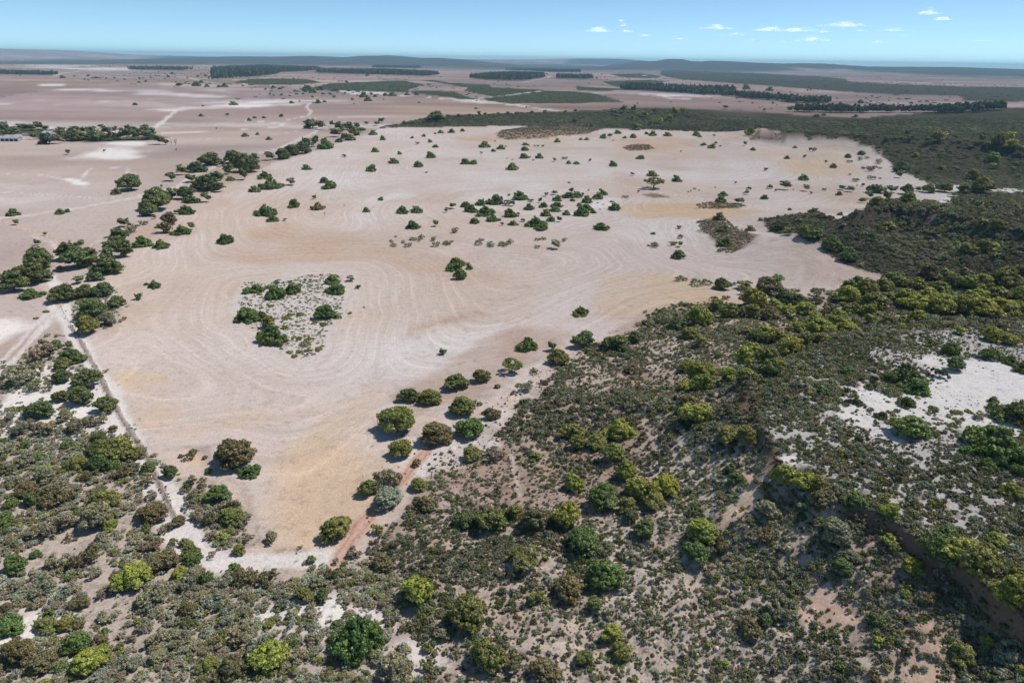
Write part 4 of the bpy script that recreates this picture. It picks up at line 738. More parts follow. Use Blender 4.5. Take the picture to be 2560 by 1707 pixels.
# foreground scrub: the shrubs that stand out one by one
plants(10, '''390 235 260 sb; 680 205 250 ry; 720 62 190 ro; 150 295 200 sy; 1055 155 170 rn; 1140 215 150 sy; 1225 170 100 rn; 610 455 230 sn; 380 465 180 sy; 660 515 150 sy; 940 610 250 rl broad lime-green bush in the middle of the left scrub; 1070 730 260 sy large grey shrub right below the lime-green scrub bush; 1150 475 180 rn; 1050 355 170 sb; 330 650 230 sy; 120 615 130 sb; 460 665 150 su; 740 655 160 sb; 560 745 130 rn; 350 785 72 rg; 60 775 110 rn; 100 865 220 sy; 80 915 180 rg; 330 885 140 ro; 460 885 130 ro; 170 1125 240 rn; 310 1195 180 rn; 550 1045 200 rg; 700 975 130 sn; 760 835 170 sy; 640 1195 250 rl; 900 1165 200 sy; 1000 885 150 sy; 1090 985 180 sy; 1250 1005 160 sy; 1300 795 180 sn; 1470 725 180 su; 1300 605 170 su; 1230 535 120 rl; 1330 445 130 rg; 1270 305 90 ro; 1310 385 130 ro; 1560 835 170 su; 1690 785 150 sy; 1640 1005 200 sy; 1450 1095 180 sb; 1440 1205 150 ro; 1600 1240 220 rn; 1860 1220 290 rl; 1760 1065 200 su; 1890 1065 140 sb; 2050 1095 130 sy; 2150 965 140 sy; 2020 945 62 rg; 1868 838 66 rg; 2000 805 92 ry; 2130 800 86 ry; 2310 885 110 rd; 1600 475 80 rg; 1525 275 90 rl; 1640 355 90 ro; 1860 275 100 ry; 1450 255 110 sb; 1700 275 100 sb; 1450 165 180 sn; 1600 170 180 ro; 1600 75 150 sk; 2135 418 68 ro; 2240 453 50 sy; 1960 725 160 su; 2080 685 130 ro; 2180 605 150 sy; 1700 595 200 sn; 1850 565 180 sn; 2280 540 140 sn; 1420 560 100 rg; 1540 590 130 sy; 1640 530 110 rn; 2210 690 120 rd; 560 1200 120 rg; 430 1160 90 rg; 250 380 70 rg; 120 490 160 rg; 60 180 120 rg; 40 130 90 rg; 540 70 50 rg; 760 190 110 rl; 470 270 90 sn; 900 960 100 sb; 1080 1110 110 ry; 1170 1010 60 rn; 1320 1110 60 rn; 830 1000 60 rn; 1700 940 60 sy; 720 920 80 rg; 1000 700 90 rn''', 'shrubs of the left foreground scrub')
plants(7, '''1290 1000 140 sk; 1170 925 112 rd; 1390 990 120 sb; 1430 890 55 rg; 1300 800 92 sn; 1325 760 60 rn; 1405 790 40 rn; 1240 780 40 rn; 830 820 250 ro; 700 780 180 rd; 690 690 112 rd; 740 1140 190 ro; 1000 985 170 sy; 1050 1065 130 sb; 1060 1205 170 rn; 400 1130 300 sn; 250 1120 150 rd; 120 310 280 sy; 200 240 250 sy; 330 110 250 sb; 90 1130 100 rg; 160 640 180 sy; 530 620 200 sy; 330 640 200 sy; 860 930 170 sn; 690 880 160 rg; 540 870 140 ro; 430 275 138 rd; 600 305 170 tw; 565 425 182 rd; 300 520 192 rd; 430 405 112 ro; 730 460 152 td; 780 600 70 rn; 700 560 130 sy; 505 140 150 rg; 440 185 130 ro; 470 40 70 rd; 380 50 110 rg; 460 530 150 sy; 620 560 130 sy; 80 530 120 sy; 80 470 90 sy; 230 330 110 sy; 330 330 80 sy; 470 720 90 rd; 180 720 90 rg; 60 760 160 sy; 180 850 180 sy; 60 900 140 sn; 320 870 70 rl; 450 830 70 sy; 280 810 90 rg; 330 960 200 sy; 520 1010 90 sb; 640 1040 70 rd; 540 1180 60 rg; 640 1090 60 sn; 950 790 110 ro; 920 890 150 sy; 430 980 120 su; 200 1050 150 rn; 620 940 120 sn; 780 880 120 rg; 870 640 70 sb; 820 700 80 sk; 100 980 130 sy; 1290 1130 110 sy; 1480 1220 200 sy; 1580 1130 120 sy; 1670 1180 70 su; 1400 1220 150 sb; 1660 1260 120 sy; 1330 1060 100 sy''', 'shrubs of the left foreground scrub')

# ------------------------------------------------------------------ placing the plants one by one
HUE = dict(g='bright green', d='dark green', o='olive green', l='lime green', y='grey-green', b='grey-brown', u='blue-grey', w='deep green', k='blackish green', n='brownish olive')
LANDMARKS = [('the heart-shaped shrub island', 690, 800), ('the farm sheds', 60, 340), ('the right end of the farmstead', 350, 335), ('the tall lone mid-paddock bush', 1142, 655), ('the left part of the bush cluster', 1230, 505), ('the right part of the bush cluster', 1470, 505),
    ('the sprawling paddock-corner tree', 590, 1150), ('the brown heath mound', 1360, 332), ('the small dark heath mound', 1595, 368), ('the scrub mound near the hillside', 1805, 590), ('the white sand clearing', 2380, 1010), ('the pink gully scar', 1875, 1190), ('the paddock tip', 2190, 700),
    ('the left track junction', 140, 770), ('the paddock-bottom round tree', 844, 1330), ('the huge green bush on bottom sand', 892, 1610), ('the bottom sand patch', 930, 1525), ('the lime tree clump at the scarp', 2370, 1430), ('the hillside scar', 2345, 555), ('the near end of the tree row', 90, 690),
    ('the middle of the tree row', 330, 560), ('the far end of the tree row', 720, 385), ('the orange sand patch', 475, 1145), ('the orange drill swirls', 1620, 740), ('the lime-green bush in the left scrub', 345, 1440), ('the bottom left corner', 60, 1660), ('the fence-line tree', 375, 1160),
    ('the flat-topped verge tree', 1280, 935), ('the twin-lobed olive tree', 996, 1080), ('the reddish track', 930, 1300), ('the stony slope middle', 1400, 1330), ('the slope above the bottom edge', 1450, 1620), ('the flat-topped track-side tree', 1633, 465), ('the sandy valley on the right', 2350, 490),
    ('the far heath hump', 1650, 285), ('the far right hill', 2450, 330), ('the gully bottom', 2250, 780), ('the gully head', 1850, 790), ('the plateau rim', 1920, 930), ('the white far sand streak', 600, 262), ('the far plantation block', 620, 190), ('the far heath triangle', 1370, 245), ('the far windbreak', 1850, 240), ('the right edge windbreak', 2350, 280),
    ('the grey shrub clumps', 1100, 600), ('the diagonal track', 1240, 400), ('the diagonal track, its far end', 990, 345), ('the dark lower slope middle', 2000, 1480), ('the bottom right corner', 2500, 1650), ('the pale streak at the left edge', 60, 870), ('the upper left scrub edge', 120, 920), ('the white far dune patch', 200, 480)]
RANK = ['nearest', 'second nearest', 'third nearest', 'fourth nearest', 'fifth nearest', 'sixth nearest', 'seventh nearest', 'eighth nearest', 'ninth nearest', 'tenth nearest', 'eleventh nearest', 'twelfth nearest', 'thirteenth nearest', 'fourteenth nearest', 'fifteenth nearest']
base = casts([(t[0], min(t[1], 1690 + t[2] * 0.0) if t[1] < 1707 else t[1]) for t in TREES])
bz = height(base[:, 0].copy(), base[:, 1].copy())
_, _, dep = project(base[:, 0], base[:, 1], bz)
recs = []
for i, (px, py, w, code, grp, lab) in enumerate(TREES):
    W = w * dep[i] / FPX * {'trees in the left-hand row': 1.15, 'trees round the farmstead': 1.3, 'trees on the dark lower slope': 1.15, 'olive trees crowding the gully': 1.25, 'trees at the head of the gully': 1.15, 'trees between gully and plateau': 1.2, 'trees on the stony slope': 1.08, 'trees along the rim of the plateau': 1.12}.get(grp, 1.0)
    sh, hue = code[0], code[1]
    kind = 'tree' if sh in 'tu' or (sh == 'r' and W > 3.4) else ('bush' if sh in 'br' else 'shrub')
    r = math.hypot(*base[i])
    off = W * {'r': .40, 'b': .38, 't': .08, 'u': .2, 's': .3, 'm': .35}[sh]
    x, y = base[i] * (1 + off / r)
    recs.append(dict(px=px, py=py, w=w, W=W, sh=sh, hue=hue, kind=kind, grp=grp, lab=lab, x=x, y=y))
zz = height(np.array([q['x'] for q in recs]), np.array([q['y'] for q in recs]))
for q, z in zip(recs, zz): q['z'] = z
# the 300 of each kind that show largest are objects of their own, the rest joins the far growth
small = []
for kind in ('tree', 'bush', 'shrub'):
    lst = sorted([q for q in recs if q['kind'] == kind], key=lambda q: -q['w'])
    small += [q for q in lst[290:] if not q['lab']]
    for q in lst[290:]:
        if not q['lab']: q['skip'] = True
keep = [q for q in recs if not q.get('skip')]
def describe(q):
    h = HUE[q['hue']]
    n = {'tree': 'tree', 'bush': 'bush', 'shrub': 'shrub'}[q['kind']]
    return {'r': f'round {h} {n}', 'b': f'spreading {h} bush', 't': f'upright {h} tree', 'u': f'flat-topped {h} tree', 's': f'straggly {h} shrub', 'm': f'low {h} mat'}[q['sh']]
slots = {}
for q in keep:
    if q['lab']: continue
    ds = [math.hypot(q['px'] - l[1], (q['py'] - l[2]) * 1.6) for l in LANDMARKS]
    k = int(np.argmin(ds)); l = LANDMARKS[k]; dx, dy = q['px'] - l[1], q['py'] - l[2]
    rel = ('right of' if dx > 0 else 'left of') if abs(dx) > abs(dy) * 1.3 else ('in front of' if dy > 0 else 'behind')
    slots.setdefault((describe(q), rel, l[0]), []).append((ds[k], q))
for (d, rel, l), lst in slots.items():
    lst.sort(key=lambda t: t[0])
    for i, (_, q) in enumerate(lst):
        q['lab'] = f'{d} {rel} {l}' if len(lst) == 1 else f'{RANK[min(i, 14)]} {d} {rel} {l}'
NAMES = {'r': 'round_tree', 'b': 'spreading_bush', 't': 'upright_tree', 'u': 'flat_topped_tree', 's': 'straggly_shrub', 'm': 'mat_shrub'}
def joined(a, b):
    """far plants: leaves and wood in one small mesh"""
    me = bpy.data.meshes.new('plant'); va = np.zeros(len(a.vertices) * 3, np.float32); vb = np.zeros(len(b.vertices) * 3, np.float32)
    a.vertices.foreach_get('co', va); b.vertices.foreach_get('co', vb); na = len(a.vertices)
    la = np.zeros(len(a.loops), np.int32); lb = np.zeros(len(b.loops), np.int32); a.loops.foreach_get('vertex_index', la); b.loops.foreach_get('vertex_index', lb)
    sa = np.zeros(len(a.polygons), np.int32); sb = np.zeros(len(b.polygons), np.int32); a.polygons.foreach_get('loop_start', sa); b.polygons.foreach_get('loop_start', sb)
    me.vertices.add(na + len(b.vertices)); me.vertices.foreach_set('co', np.concatenate([va, vb]))
    me.loops.add(len(la) + len(lb)); me.loops.foreach_set('vertex_index', np.concatenate([la, lb + na]))
    me.polygons.add(len(sa) + len(sb)); me.polygons.foreach_set('loop_start', np.concatenate([sa, sb + len(la)]))
    me.polygons.foreach_set('material_index', np.concatenate([np.zeros(len(sa), np.int32), np.ones(len(sb), np.int32)]))
    me.update(calc_edges=True)
    s = np.zeros(na, np.float32); a.attributes['shade'].data.foreach_get('value', s)
    at = me.attributes.new('shade', 'FLOAT', 'POINT'); at.data.foreach_set('value', np.concatenate([s, np.ones(len(b.vertices), np.float32)]))
    me.materials.append(a.materials[0]); me.materials.append(BARK)
    return me
FARMESH = {k: [joined(c, WOOD[k][i % 2]) for i, c in enumerate(v)] for k, v in CROWN_FAR.items()}
def tinted(hue, g):
    c = PALETTE[hue] * FOLIAGE_GAIN * ((1.2 if hue in 'yb' else 1.05) if hue in 'ybu' else 1.15)
    v = g.uniform(0.84, 1.16); t = g.uniform(-0.10, 0.10)
    return (c[0] * v * (1 + t), c[1] * v, c[2] * v * (1 - t * 0.6), 1.0)
def label(o, lab, cat, grp=None):
    o['label'] = lab; o['category'] = cat
    if grp: o['group'] = grp
ZS = {'r': .80, 'b': 1.0, 't': .86, 'u': .6, 's': .95, 'm': 1.0}
for q in keep:
    sh = q['sh']; nm = NAMES[sh] if not (sh == 'r' and q['kind'] == 'bush') else 'round_bush'
    g = np.random.default_rng(int(q['px'] * 31 + q['py'] * 17))
    ws = q['W'] * (1.16 if sh == 't' else 1.04); sc = (ws * g.uniform(.90, 1.06), ws * g.uniform(.78, 1.06), q['W'] * ZS[sh] * g.uniform(.86, 1.16))
    rot = g.uniform(0, 6.28); col = tinted(q['hue'], g)
    loc = (q['x'], q['y'], q['z'] - 0.02 * q['W'])
    if q['w'] < 34:
        o = bpy.data.objects.new(nm, FARMESH[sh][g.integers(len(FARMESH[sh]))]); o.color = col
        C.objects.link(o); o.location, o.scale, o.rotation_euler = loc, sc, (0, 0, rot)
    else:
        o = bpy.data.objects.new(nm, None); o.empty_display_size = 0.2
        C.objects.link(o); o.location, o.scale, o.rotation_euler = loc, sc, (0, 0, rot)
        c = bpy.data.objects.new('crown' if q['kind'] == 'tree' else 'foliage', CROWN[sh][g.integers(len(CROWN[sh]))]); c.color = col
        t = bpy.data.objects.new('trunk' if q['kind'] == 'tree' else 'stems', WOOD[sh][g.integers(2)])
        for ch in (c, t): C.objects.link(ch); ch.parent = o
    label(o, q['lab'], q['kind'], q['grp'])
# bare dead trees
for k, (t, x, y, w, lab) in enumerate(((1, 1200, 778, 46, 'bare leafless tree at the right end of the farmstead'), (1, 1172, 772, 28, 'thin half-bare tree beside the leafless farmstead tree'), (4, 2222, 245, 30, 'small bare dead tree below the paddock bush pair'), (5, 30, 185, 20, 'tiny leafless stick of a tree left of the lone bushes'), (1, 790, 690, 40, 'bare grey tree between the tall farmstead trees'))):
    px, py = tile_px(t, x, y); p = cast(px, py); z = float(height(np.array([p[0]]), np.array([p[1]]))[0]); W = w * TS * math.hypot(p[0], p[1]) / FPX * 1.03
    o = bpy.data.objects.new('dead_tree', DEAD[k % 2]); C.objects.link(o); o.location = (p[0], p[1], z); o.scale = (W, W, W * 1.1); o.rotation_euler = (0, 0, k * 1.3)
    label(o, lab, 'dead tree', 'bare dead trees')

# ------------------------------------------------------------------ growth nobody could count: scattered by geometry nodes
PROTO = bpy.data.collections.new('prototypes')         # never linked to the scene
PROTOS = {}
def proto(key, meshes):
    col = bpy.data.collections.new(key)
    for i, me in enumerate(meshes):
        me.materials.clear(); me.materials.append(LEAF_I if 'stone' not in key else STONE_I)
        o = bpy.data.objects.new('%s_%02d' % (key, i), me); col.objects.link(o)
    PROTOS[key] = col
STONE_I = None
m_, nt_, out_ = mat_new('stones')
_a = N(nt_, 'ShaderNodeAttribute', attribute_name='tint', attribute_type='INSTANCER'); _b = N(nt_, 'ShaderNodeBsdfDiffuse'); nt_.links.new(_a.outputs['Color'], _b.inputs['Color']); nt_.links.new(_b.outputs[0], out_.inputs['Surface']); STONE_I = m_
def low_shrub(seed):
    g = np.random.default_rng(seed + 3000); L = [(0, 0, .14, .3, .3, .2)]
    for k in range(4): a = g.uniform(0, 6.28); q = g.uniform(.15, .32); L.append((math.cos(a) * q, math.sin(a) * q, g.uniform(.08, .2), .2, .2, g.uniform(.1, .2)))
    return crown('heath_shrub', seed + 3000, L, 16, 14, .13, .062, LEAF, .55, -.1, .8)
def mass_shrub(seed):
    g = np.random.default_rng(seed + 4000); L = [(g.uniform(-.35, .35), g.uniform(-.35, .35), .08, .2, .2, g.uniform(.1, .18)) for k in range(6)]
    return crown('heath_mass', seed + 4000, L, 20, 8, .12, .06, LEAF, .8, 0, 1)
def far_tree(seed):
    g = np.random.default_rng(seed + 5000); L = [(0, 0, .62, .3, .3, .34), (.1, .05, .45, .3, .3, .2), (-.1, .1, .75, .22, .22, .2)]
    return crown('plantation_tree', seed + 5000, L, 12, 6, .17, .1, LEAF, .8, -.5, 1)
def stone(seed):
    g = np.random.default_rng(seed + 6000); v = ICO_V * g.uniform(.3, .55, (12, 1)) * (1, g.uniform(.6, 1), g.uniform(.5, .8)); v[:, 2] += .2
    return mesh_from('stone', v, ICO_F, np.zeros((0, 4)), np.ones(12), LEAF)
proto('heath', [low_shrub(i) for i in range(6)]); proto('mass', [mass_shrub(i) for i in range(4)]); proto('plantation', [far_tree(i) for i in range(4)]); proto('stones', [stone(i) for i in range(5)])
proto('stones_of_wood', [limbs('sticks', 8000 + i, .08, .5, .5, .022, 7, DEADWOOD) for i in range(4)])
proto('thicket', [crown('thicket', 7000 + i, lobes_for('s', 50 + i), 34, 22, .085, .036, LEAF, 0, -.3, .8) for i in range(4)])
def instancer(pcol):
    ng = bpy.data.node_groups.new('scatter', 'GeometryNodeTree')
    ng.interface.new_socket('Geometry', in_out='INPUT', socket_type='NodeSocketGeometry'); ng.interface.new_socket('Geometry', in_out='OUTPUT', socket_type='NodeSocketGeometry')
    n = ng.nodes; L = ng.links.new
    gi, go = n.new('NodeGroupInput'), n.new('NodeGroupOutput')
    ci = n.new('GeometryNodeCollectionInfo'); ci.inputs['Collection'].default_value = pcol; ci.inputs['Separate Children'].default_value = True; ci.inputs['Reset Children'].default_value = True
    ip = n.new('GeometryNodeInstanceOnPoints'); ip.inputs['Pick Instance'].default_value = True
    def attr(name, t):
        a = n.new('GeometryNodeInputNamedAttribute'); a.data_type = t; a.inputs['Name'].default_value = name
        return a.outputs['Attribute']
    L(gi.outputs[0], ip.inputs['Points']); L(ci.outputs[0], ip.inputs['Instance']); L(attr('pick', 'INT'), ip.inputs['Instance Index'])
    L(attr('turn', 'FLOAT_VECTOR'), ip.inputs['Rotation']); L(attr('size', 'FLOAT_VECTOR'), ip.inputs['Scale'])
    L(ip.outputs[0], go.inputs[0])
    return ng
def scatter(name, lab, cat, key, x, y, size, tint, zs=1.0, sink=0.03, zadd=None):
    n = len(x)
    if n == 0: return
    z = height(x.copy(), y.copy()) - sink * size
    me = bpy.data.meshes.new(name); me.vertices.add(n); me.vertices.foreach_set('co', np.stack([x, y, z], -1).astype(np.float32).ravel())
    def put(nm, t, k, v): a = me.attributes.new(nm, t, 'POINT'); a.data.foreach_set(k, np.ascontiguousarray(v).ravel())
    put('pick', 'INT', 'value', rng.integers(0, 1000, n).astype(np.int32) % len(PROTOS[key].objects))
    put('turn', 'FLOAT_VECTOR', 'vector', np.stack([rng.normal(0, .05, n), rng.normal(0, .05, n), rng.uniform(0, 6.28, n)], -1).astype(np.float32))
    put('size', 'FLOAT_VECTOR', 'vector', np.stack([size * rng.uniform(.85, 1.15, n), size * rng.uniform(.85, 1.15, n), size * zs * rng.uniform(.75, 1.25, n)], -1).astype(np.float32))
    put('tint', 'FLOAT_COLOR', 'color', np.concatenate([tint, np.ones((n, 1))], 1).astype(np.float32))
    o = bpy.data.objects.new(name, me); C.objects.link(o)
    md = o.modifiers.new('scatter', 'NODES'); md.node_group = instancer(PROTOS[key])
    o['kind'] = 'stuff'; o['label'] = lab; o['category'] = cat
    return o
def tints(n, hues, weights, var=0.18):
    P = np.array([PALETTE[h] for h in hues]) * FOLIAGE_GAIN; k = rng.choice(len(hues), n, p=np.array(weights) / np.sum(weights))
    return P[k] * rng.uniform(1 - var, 1 + var, (n, 1)) * rng.uniform(.94, 1.06, (n, 3))
def sector(r0, r1, a0, a1, dens):
    n = int(0.5 * (r1 * r1 - r0 * r0) * R(a1 - a0) * dens)
    r = np.sqrt(rng.uniform(r0 * r0, r1 * r1, n)); a = np.radians(rng.uniform(a0, a1, n))
    return np.sin(a) * r, np.cos(a) * r
def in_view(x, y, m=160):
    px, py, d = project(x, y, np.zeros(len(x)))
    return (px > -m) & (px < 2560 + m + 500) & (py < 1707 + m + 200)
hx, hy, hsz = [], [], []
ex, ey, esz, esl = [], [], [], []
for r0, r1, dens, s0, s1 in ((45, 130, 3.9, .4, 1.6), (130, 260, 2.7, .45, 1.8), (260, 450, 1.0, .9, 2.8), (450, 640, .55, 1.2, 3.4)):
    x, y = sector(r0, r1, -52 if r0 < 400 else 0, 56 if r0 < 400 else 45, dens)
    k = in_view(x, y); x, y = x[k], y[k]
    g = ground(x, y)
    vein = np.abs(fbm(x, y, 16, 301, 4)); patch = fbm(x, y, 50, 305, 3)
    p = g['heath'] * np.clip(0.95 - 0.95 * g['bare'], 0, 1) * (0.22 + 0.78 * sstep(0.03, 0.14, vein)) * np.clip(0.92 + patch * 0.35, .35, 1) * (1 - g['scarp'] * .3)
    p = np.where((g['sl'] > .3) & (g['pl'] < .3), p * np.clip((.74 + sstep(-.25, .4, fbm(x, y, 42, 309, 3)) * .3) - sstep(150, 60, y) * .12, 0, 1), p)
    p = p * np.where(g['pl'] > .5, .95, 1.0) * (.55 + .45 * sstep(-.55, .1, fbm(x, y, 9, 361, 3)))
    k = rng.uniform(0, 1, len(x)) < p
    sz = (s0 + (s1 - s0) * 1.25 * rng.beta(1.0, 2.6, len(x))) * np.clip(1.1 + .6 * fbm(x, y, 22, 365, 3), .6, 1.7)
    hx.append(x[k]); hy.append(y[k]); hsz.append(sz[k])
    # the smaller growth of the sandy scrub on the left
    vs_ = np.abs(fbm(x + y * .5, y, 30, 311, 4))
    p2 = g['scrub'] * np.clip(1 - g['bare'] * .93, 0, 1) * (0.05 + .95 * sstep(.12, .34, vs_)) * .42
    k2 = rng.uniform(0, 1, len(x)) < p2
    ex.append(x[k2]); ey.append(y[k2]); esz.append((0.5 + 2.3 * rng.beta(1.1, 2.3, len(x)))[k2])
hx, hy, hsz = map(np.concatenate, (hx, hy, hsz)); ex, ey, esz = map(np.concatenate, (ex, ey, esz))
scatter('heath_shrubs', 'dense low grey-green heath covering slope and plateau', 'heath', 'heath', hx, hy, hsz, tints(len(hx), 'dyobknu', (2.4, 4, 2, 1.6, 1.6, 1.4, 2.4), .28) * (1.12 - .2 * sstep(250, 380, np.hypot(hx, hy)))[:, None] * (1 + .3 * fbm(hx, hy, 30, 341, 3))[:, None], 1.25)
half = esz > 1.35
scatter('scrub_undergrowth', 'small shrubs between the larger ones in the left scrub', 'scrub', 'heath', ex[~half], ey[~half], esz[~half], tints(int((~half).sum()), 'yboudgn', (5, 3, 2, 4, 1, 1, 1.4)) * 1.5, 1.0)
scatter('scrub_thicket', 'grey tangled thicket filling the left foreground scrub', 'scrub', 'thicket', ex[half], ey[half], esz[half] * 1.1, tints(int(half.sum()), 'ybundo', (5, 3, 4, 1.4, 1, 1.5)) * 1.5, 1.0)
# farther heath as wider masses
mx, my, ms = [], [], []
for r0, r1, dens, s0, s1 in ((625, 900, .10, 2.0, 5.0), (900, 1500, .034, 3.0, 8.0)):
    x, y = sector(r0, r1, -12, 44, dens); g = ground(x, y)
    k = rng.uniform(0, 1, len(x)) < g['heath'] * (1 - g['bare'] * .95) * np.clip(.85 + fbm(x, y, 90, 321, 3) * .5, .2, 1)
    mx.append(x[k]); my.append(y[k]); ms.append((s0 + (s1 - s0) * rng.beta(1.4, 2.4, len(x)))[k])
mx, my, ms = map(np.concatenate, (mx, my, ms))
scatter('distant_heath', 'dark heath canopy on the far right plateau and hillsides', 'heath', 'mass', mx, my, ms, tints(len(mx), 'dkowny', (4, 3, 2, 2, 2, 1), .22) * (.82 + .4 * fbm(mx, my, 80, 345, 3))[:, None], .7)
# shrub island, mounds
def fill(poly, dens, s0, s1):
    a = np.array(poly); lo, hi = a.min(0), a.max(0); n = int((hi[0] - lo[0]) * (hi[1] - lo[1]) * dens)
    x, y = rng.uniform(lo[0], hi[0], n), rng.uniform(lo[1], hi[1], n); k = sdf(x, y, poly) > 0.3
    return x[k], y[k], s0 + (s1 - s0) * rng.beta(1.1, 3.0, int(k.sum()))
x, y, s = fill(ISLAND, .5, .4, 2.2)
scatter('island_shrubs', 'scattered small mat shrubs on white sand of the shrub island', 'shrubs', 'heath', x, y, s, tints(len(x), 'dnoby', (3, 3, 2, 2, 2)), .55)
X = [fill(MOUND1, .13, 1.2, 3.2), fill(MOUND2, .26, 1.0, 2.8), fill(MOUND3, .5, .8, 2.4), fill(MOUND4, .45, .8, 2.4), fill(MOUND5, .10, 1.2, 3.0), fill(MOUND6, .12, .8, 1.8)]
x, y, s = (np.concatenate([q[i] for q in X]) for i in range(3))
scatter('mound_heath', 'grey-brown heath on the unploughed mounds in the paddock', 'heath', 'heath', x, y, s, tints(len(x), 'bnyd', (4, 3, 2, 3)) * .85, .8)
# far blocks of heath and the far plain's loose bushes
X = []
for p in FAR_HEATH:
    a = np.array(p); ar = abs(np.dot(a[:, 0], np.roll(a[:, 1], 1)) - np.dot(a[:, 1], np.roll(a[:, 0], 1))) / 2
    X.append(fill(p, min(.02, 5000 / max(ar, 1)), 5, 16 if ar > 3e5 else 9))
x, y, s = (np.concatenate([q[i] for q in X]) for i in range(3))
scatter('far_heath_blocks', 'dark green heath blocks between the far fields', 'heath', 'mass', x, y, s, tints(len(x), 'dkwo', (4, 3, 2, 1), .14), .45)
x, y = sector(1800, 7500, -40, 40, .00016); n_ = fbm(x, y, 900, 331, 4); k = (n_ + rng.uniform(-.3, .3, len(x)) > .25); x, y = x[k], y[k]
scatter('far_scattered_trees', 'tiny scattered trees across the far plain', 'trees', 'mass', x, y, rng.uniform(5, 13, len(x)), tints(len(x), 'dkw', (3, 3, 2), .12), .9)
if small:
    x, y, s = np.array([q['x'] for q in small]), np.array([q['y'] for q in small]), np.array([q['W'] for q in small])
    scatter('far_small_trees', 'smallest far trees and bushes dotted over the plain', 'trees', 'plantation', x, y, s, np.array([PALETTE[q['hue']] * FOLIAGE_GAIN for q in small]), .7)
# rubble below the breakaway and on the stony slope
x, y = sector(45, 260, -14, 56, .9); k = in_view(x, y); x, y = x[k], y[k]; g = ground(x, y)
p = np.clip(g['scarp'] * .9 + g['sl'] * (1 - g['pl']) * .34 * (1 + sstep(120, 60, y)), 0, 1) * (1 - g['pad']) * (1 - g['scrub']); k = rng.uniform(0, 1, len(x)) < p
x, y = x[k], y[k]; dk = rng.uniform(0, 1, len(x)) < (.3 + .65 * g['scarp'][k])
tn = np.where(dk[:, None], srgb(118, 88, 70) / 1.3, srgb(214, 188, 170) / 1.3) * rng.uniform(.75, 1.2, (len(x), 1))
scatter('rubble', 'pinkish and rusty stones littering the breakaway slope', 'stones', 'stones', x, y, rng.uniform(.2, 1.1, len(x)) ** 1.8 * (1 + g['scarp'][k] * .5), tn, 1.0, .12)
# bleached fallen sticks in the scrub and under the slope's trees
x, y = sector(60, 280, -50, 50, .06); k = in_view(x, y); x, y = x[k], y[k]; g = ground(x, y); k = rng.uniform(0, 1, len(x)) < np.maximum(g['scrub'], g['heath'] * .25) * .8 + .25 * (np.abs(g['bare'] - .5) < .3); x, y = x[k], y[k]
scatter('fallen_sticks', 'bleached fallen branches and twigs lying in the scrub', 'dead wood', 'stones_of_wood', x, y, rng.uniform(.7, 2.2, len(x)), np.array([[.30, .265, .24]]) * rng.uniform(.6, 1.2, (len(x), 1)), .35, .0)
x, y, s = fill(CLEARING, .30, .15, 1.0); k = fbm(x, y, 18, 371, 3) > -.1
scatter('clearing_sprigs', 'tiny dark sprigs dotted over the white clearing', 'shrubs', 'heath', x[k], y[k], s[k], tints(int(k.sum()), 'knbd', (3, 2, 2, 2)), .7)
# tree plantations and windbreaks far out
def belt(name, lab, s, spacing, hgt, wid=7.5):
    p = wpoly(s); a = np.array(p); ar = abs(np.dot(a[:, 0], np.roll(a[:, 1], 1)) - np.dot(a[:, 1], np.roll(a[:, 0], 1))) / 2
    lo, hi = a.min(0), a.max(0); sp = max(spacing, math.sqrt(ar / 6000))
    gx, gy = np.meshgrid(np.arange(lo[0], hi[0], sp), np.arange(lo[1], hi[1], sp)); x, y = gx.ravel() + rng.normal(0, sp * .2, gx.size), gy.ravel() + rng.normal(0, sp * .2, gx.size)
    k = (sdf(x, y, p) + fbm(x, y, 60, 351, 3) * 14 > 0) & (fbm(x, y, 45, 355, 2) > -.75); x, y = x[k], y[k]; n = len(x)
    o = scatter(name, lab, 'plantation', 'plantation', x, y, np.full(n, wid) * rng.uniform(.8, 1.25, n), tints(n, 'kwu', (4, 3, .8), .12) * .85, hgt / wid, .01)
belt('tree_plantation', 'dark block of plantation trees left of the horizon centre', '1: 1448 335; 1560 330; 1700 320; 1890 300; 1900 285; 2100 275; 2200 262; 1800 245; 1460 262', 8, 24)
belt('tree_plantation', 'long dark plantation band right of the far plantation block', '2: -160 285; 0 290; 200 298; 450 305; 600 308; 680 300; 600 288; 300 275; 60 272; -120 270', 9, 20)
belt('tree_plantation', 'lens-shaped dark plantation on the far plain', '2: 880 322; 1000 332; 1150 338; 1250 338; 1395 318; 1390 302; 1200 296; 1000 306', 9, 20)
belt('windbreak', 'short far row of dark trees right of the lens plantation', '2: 1470 322; 1600 326; 1725 326; 1720 318; 1500 314', 10, 20)
belt('windbreak', 'thin far tree line under the central hills', '2: 1120 266; 1300 270; 1450 278; 1640 280; 1640 274; 1300 264', 14, 22)
belt('windbreak', 'farthest tree line left of the central hills', '2: 220 248; 400 250; 555 252; 550 246; 230 243', 14, 22)
belt('windbreak', 'loose far tree line left of the far plantation block', '1: 880 266; 1100 266; 1250 268; 1320 262; 1100 260; 880 260', 16, 22)
belt('windbreak', 'dark tree line at the far left edge', '1: -100 292; 100 296; 250 298; 370 300; 400 292; 240 286; 60 282; -100 280', 9, 14)
belt('windbreak', 'long diagonal windbreak across the right-hand plain', '3: -400 395; 0 418; 300 440; 600 468; 820 492; 1030 492; 1030 480; 830 478; 600 454; 300 428; 0 406; -380 385', 6, 14, 7.5)
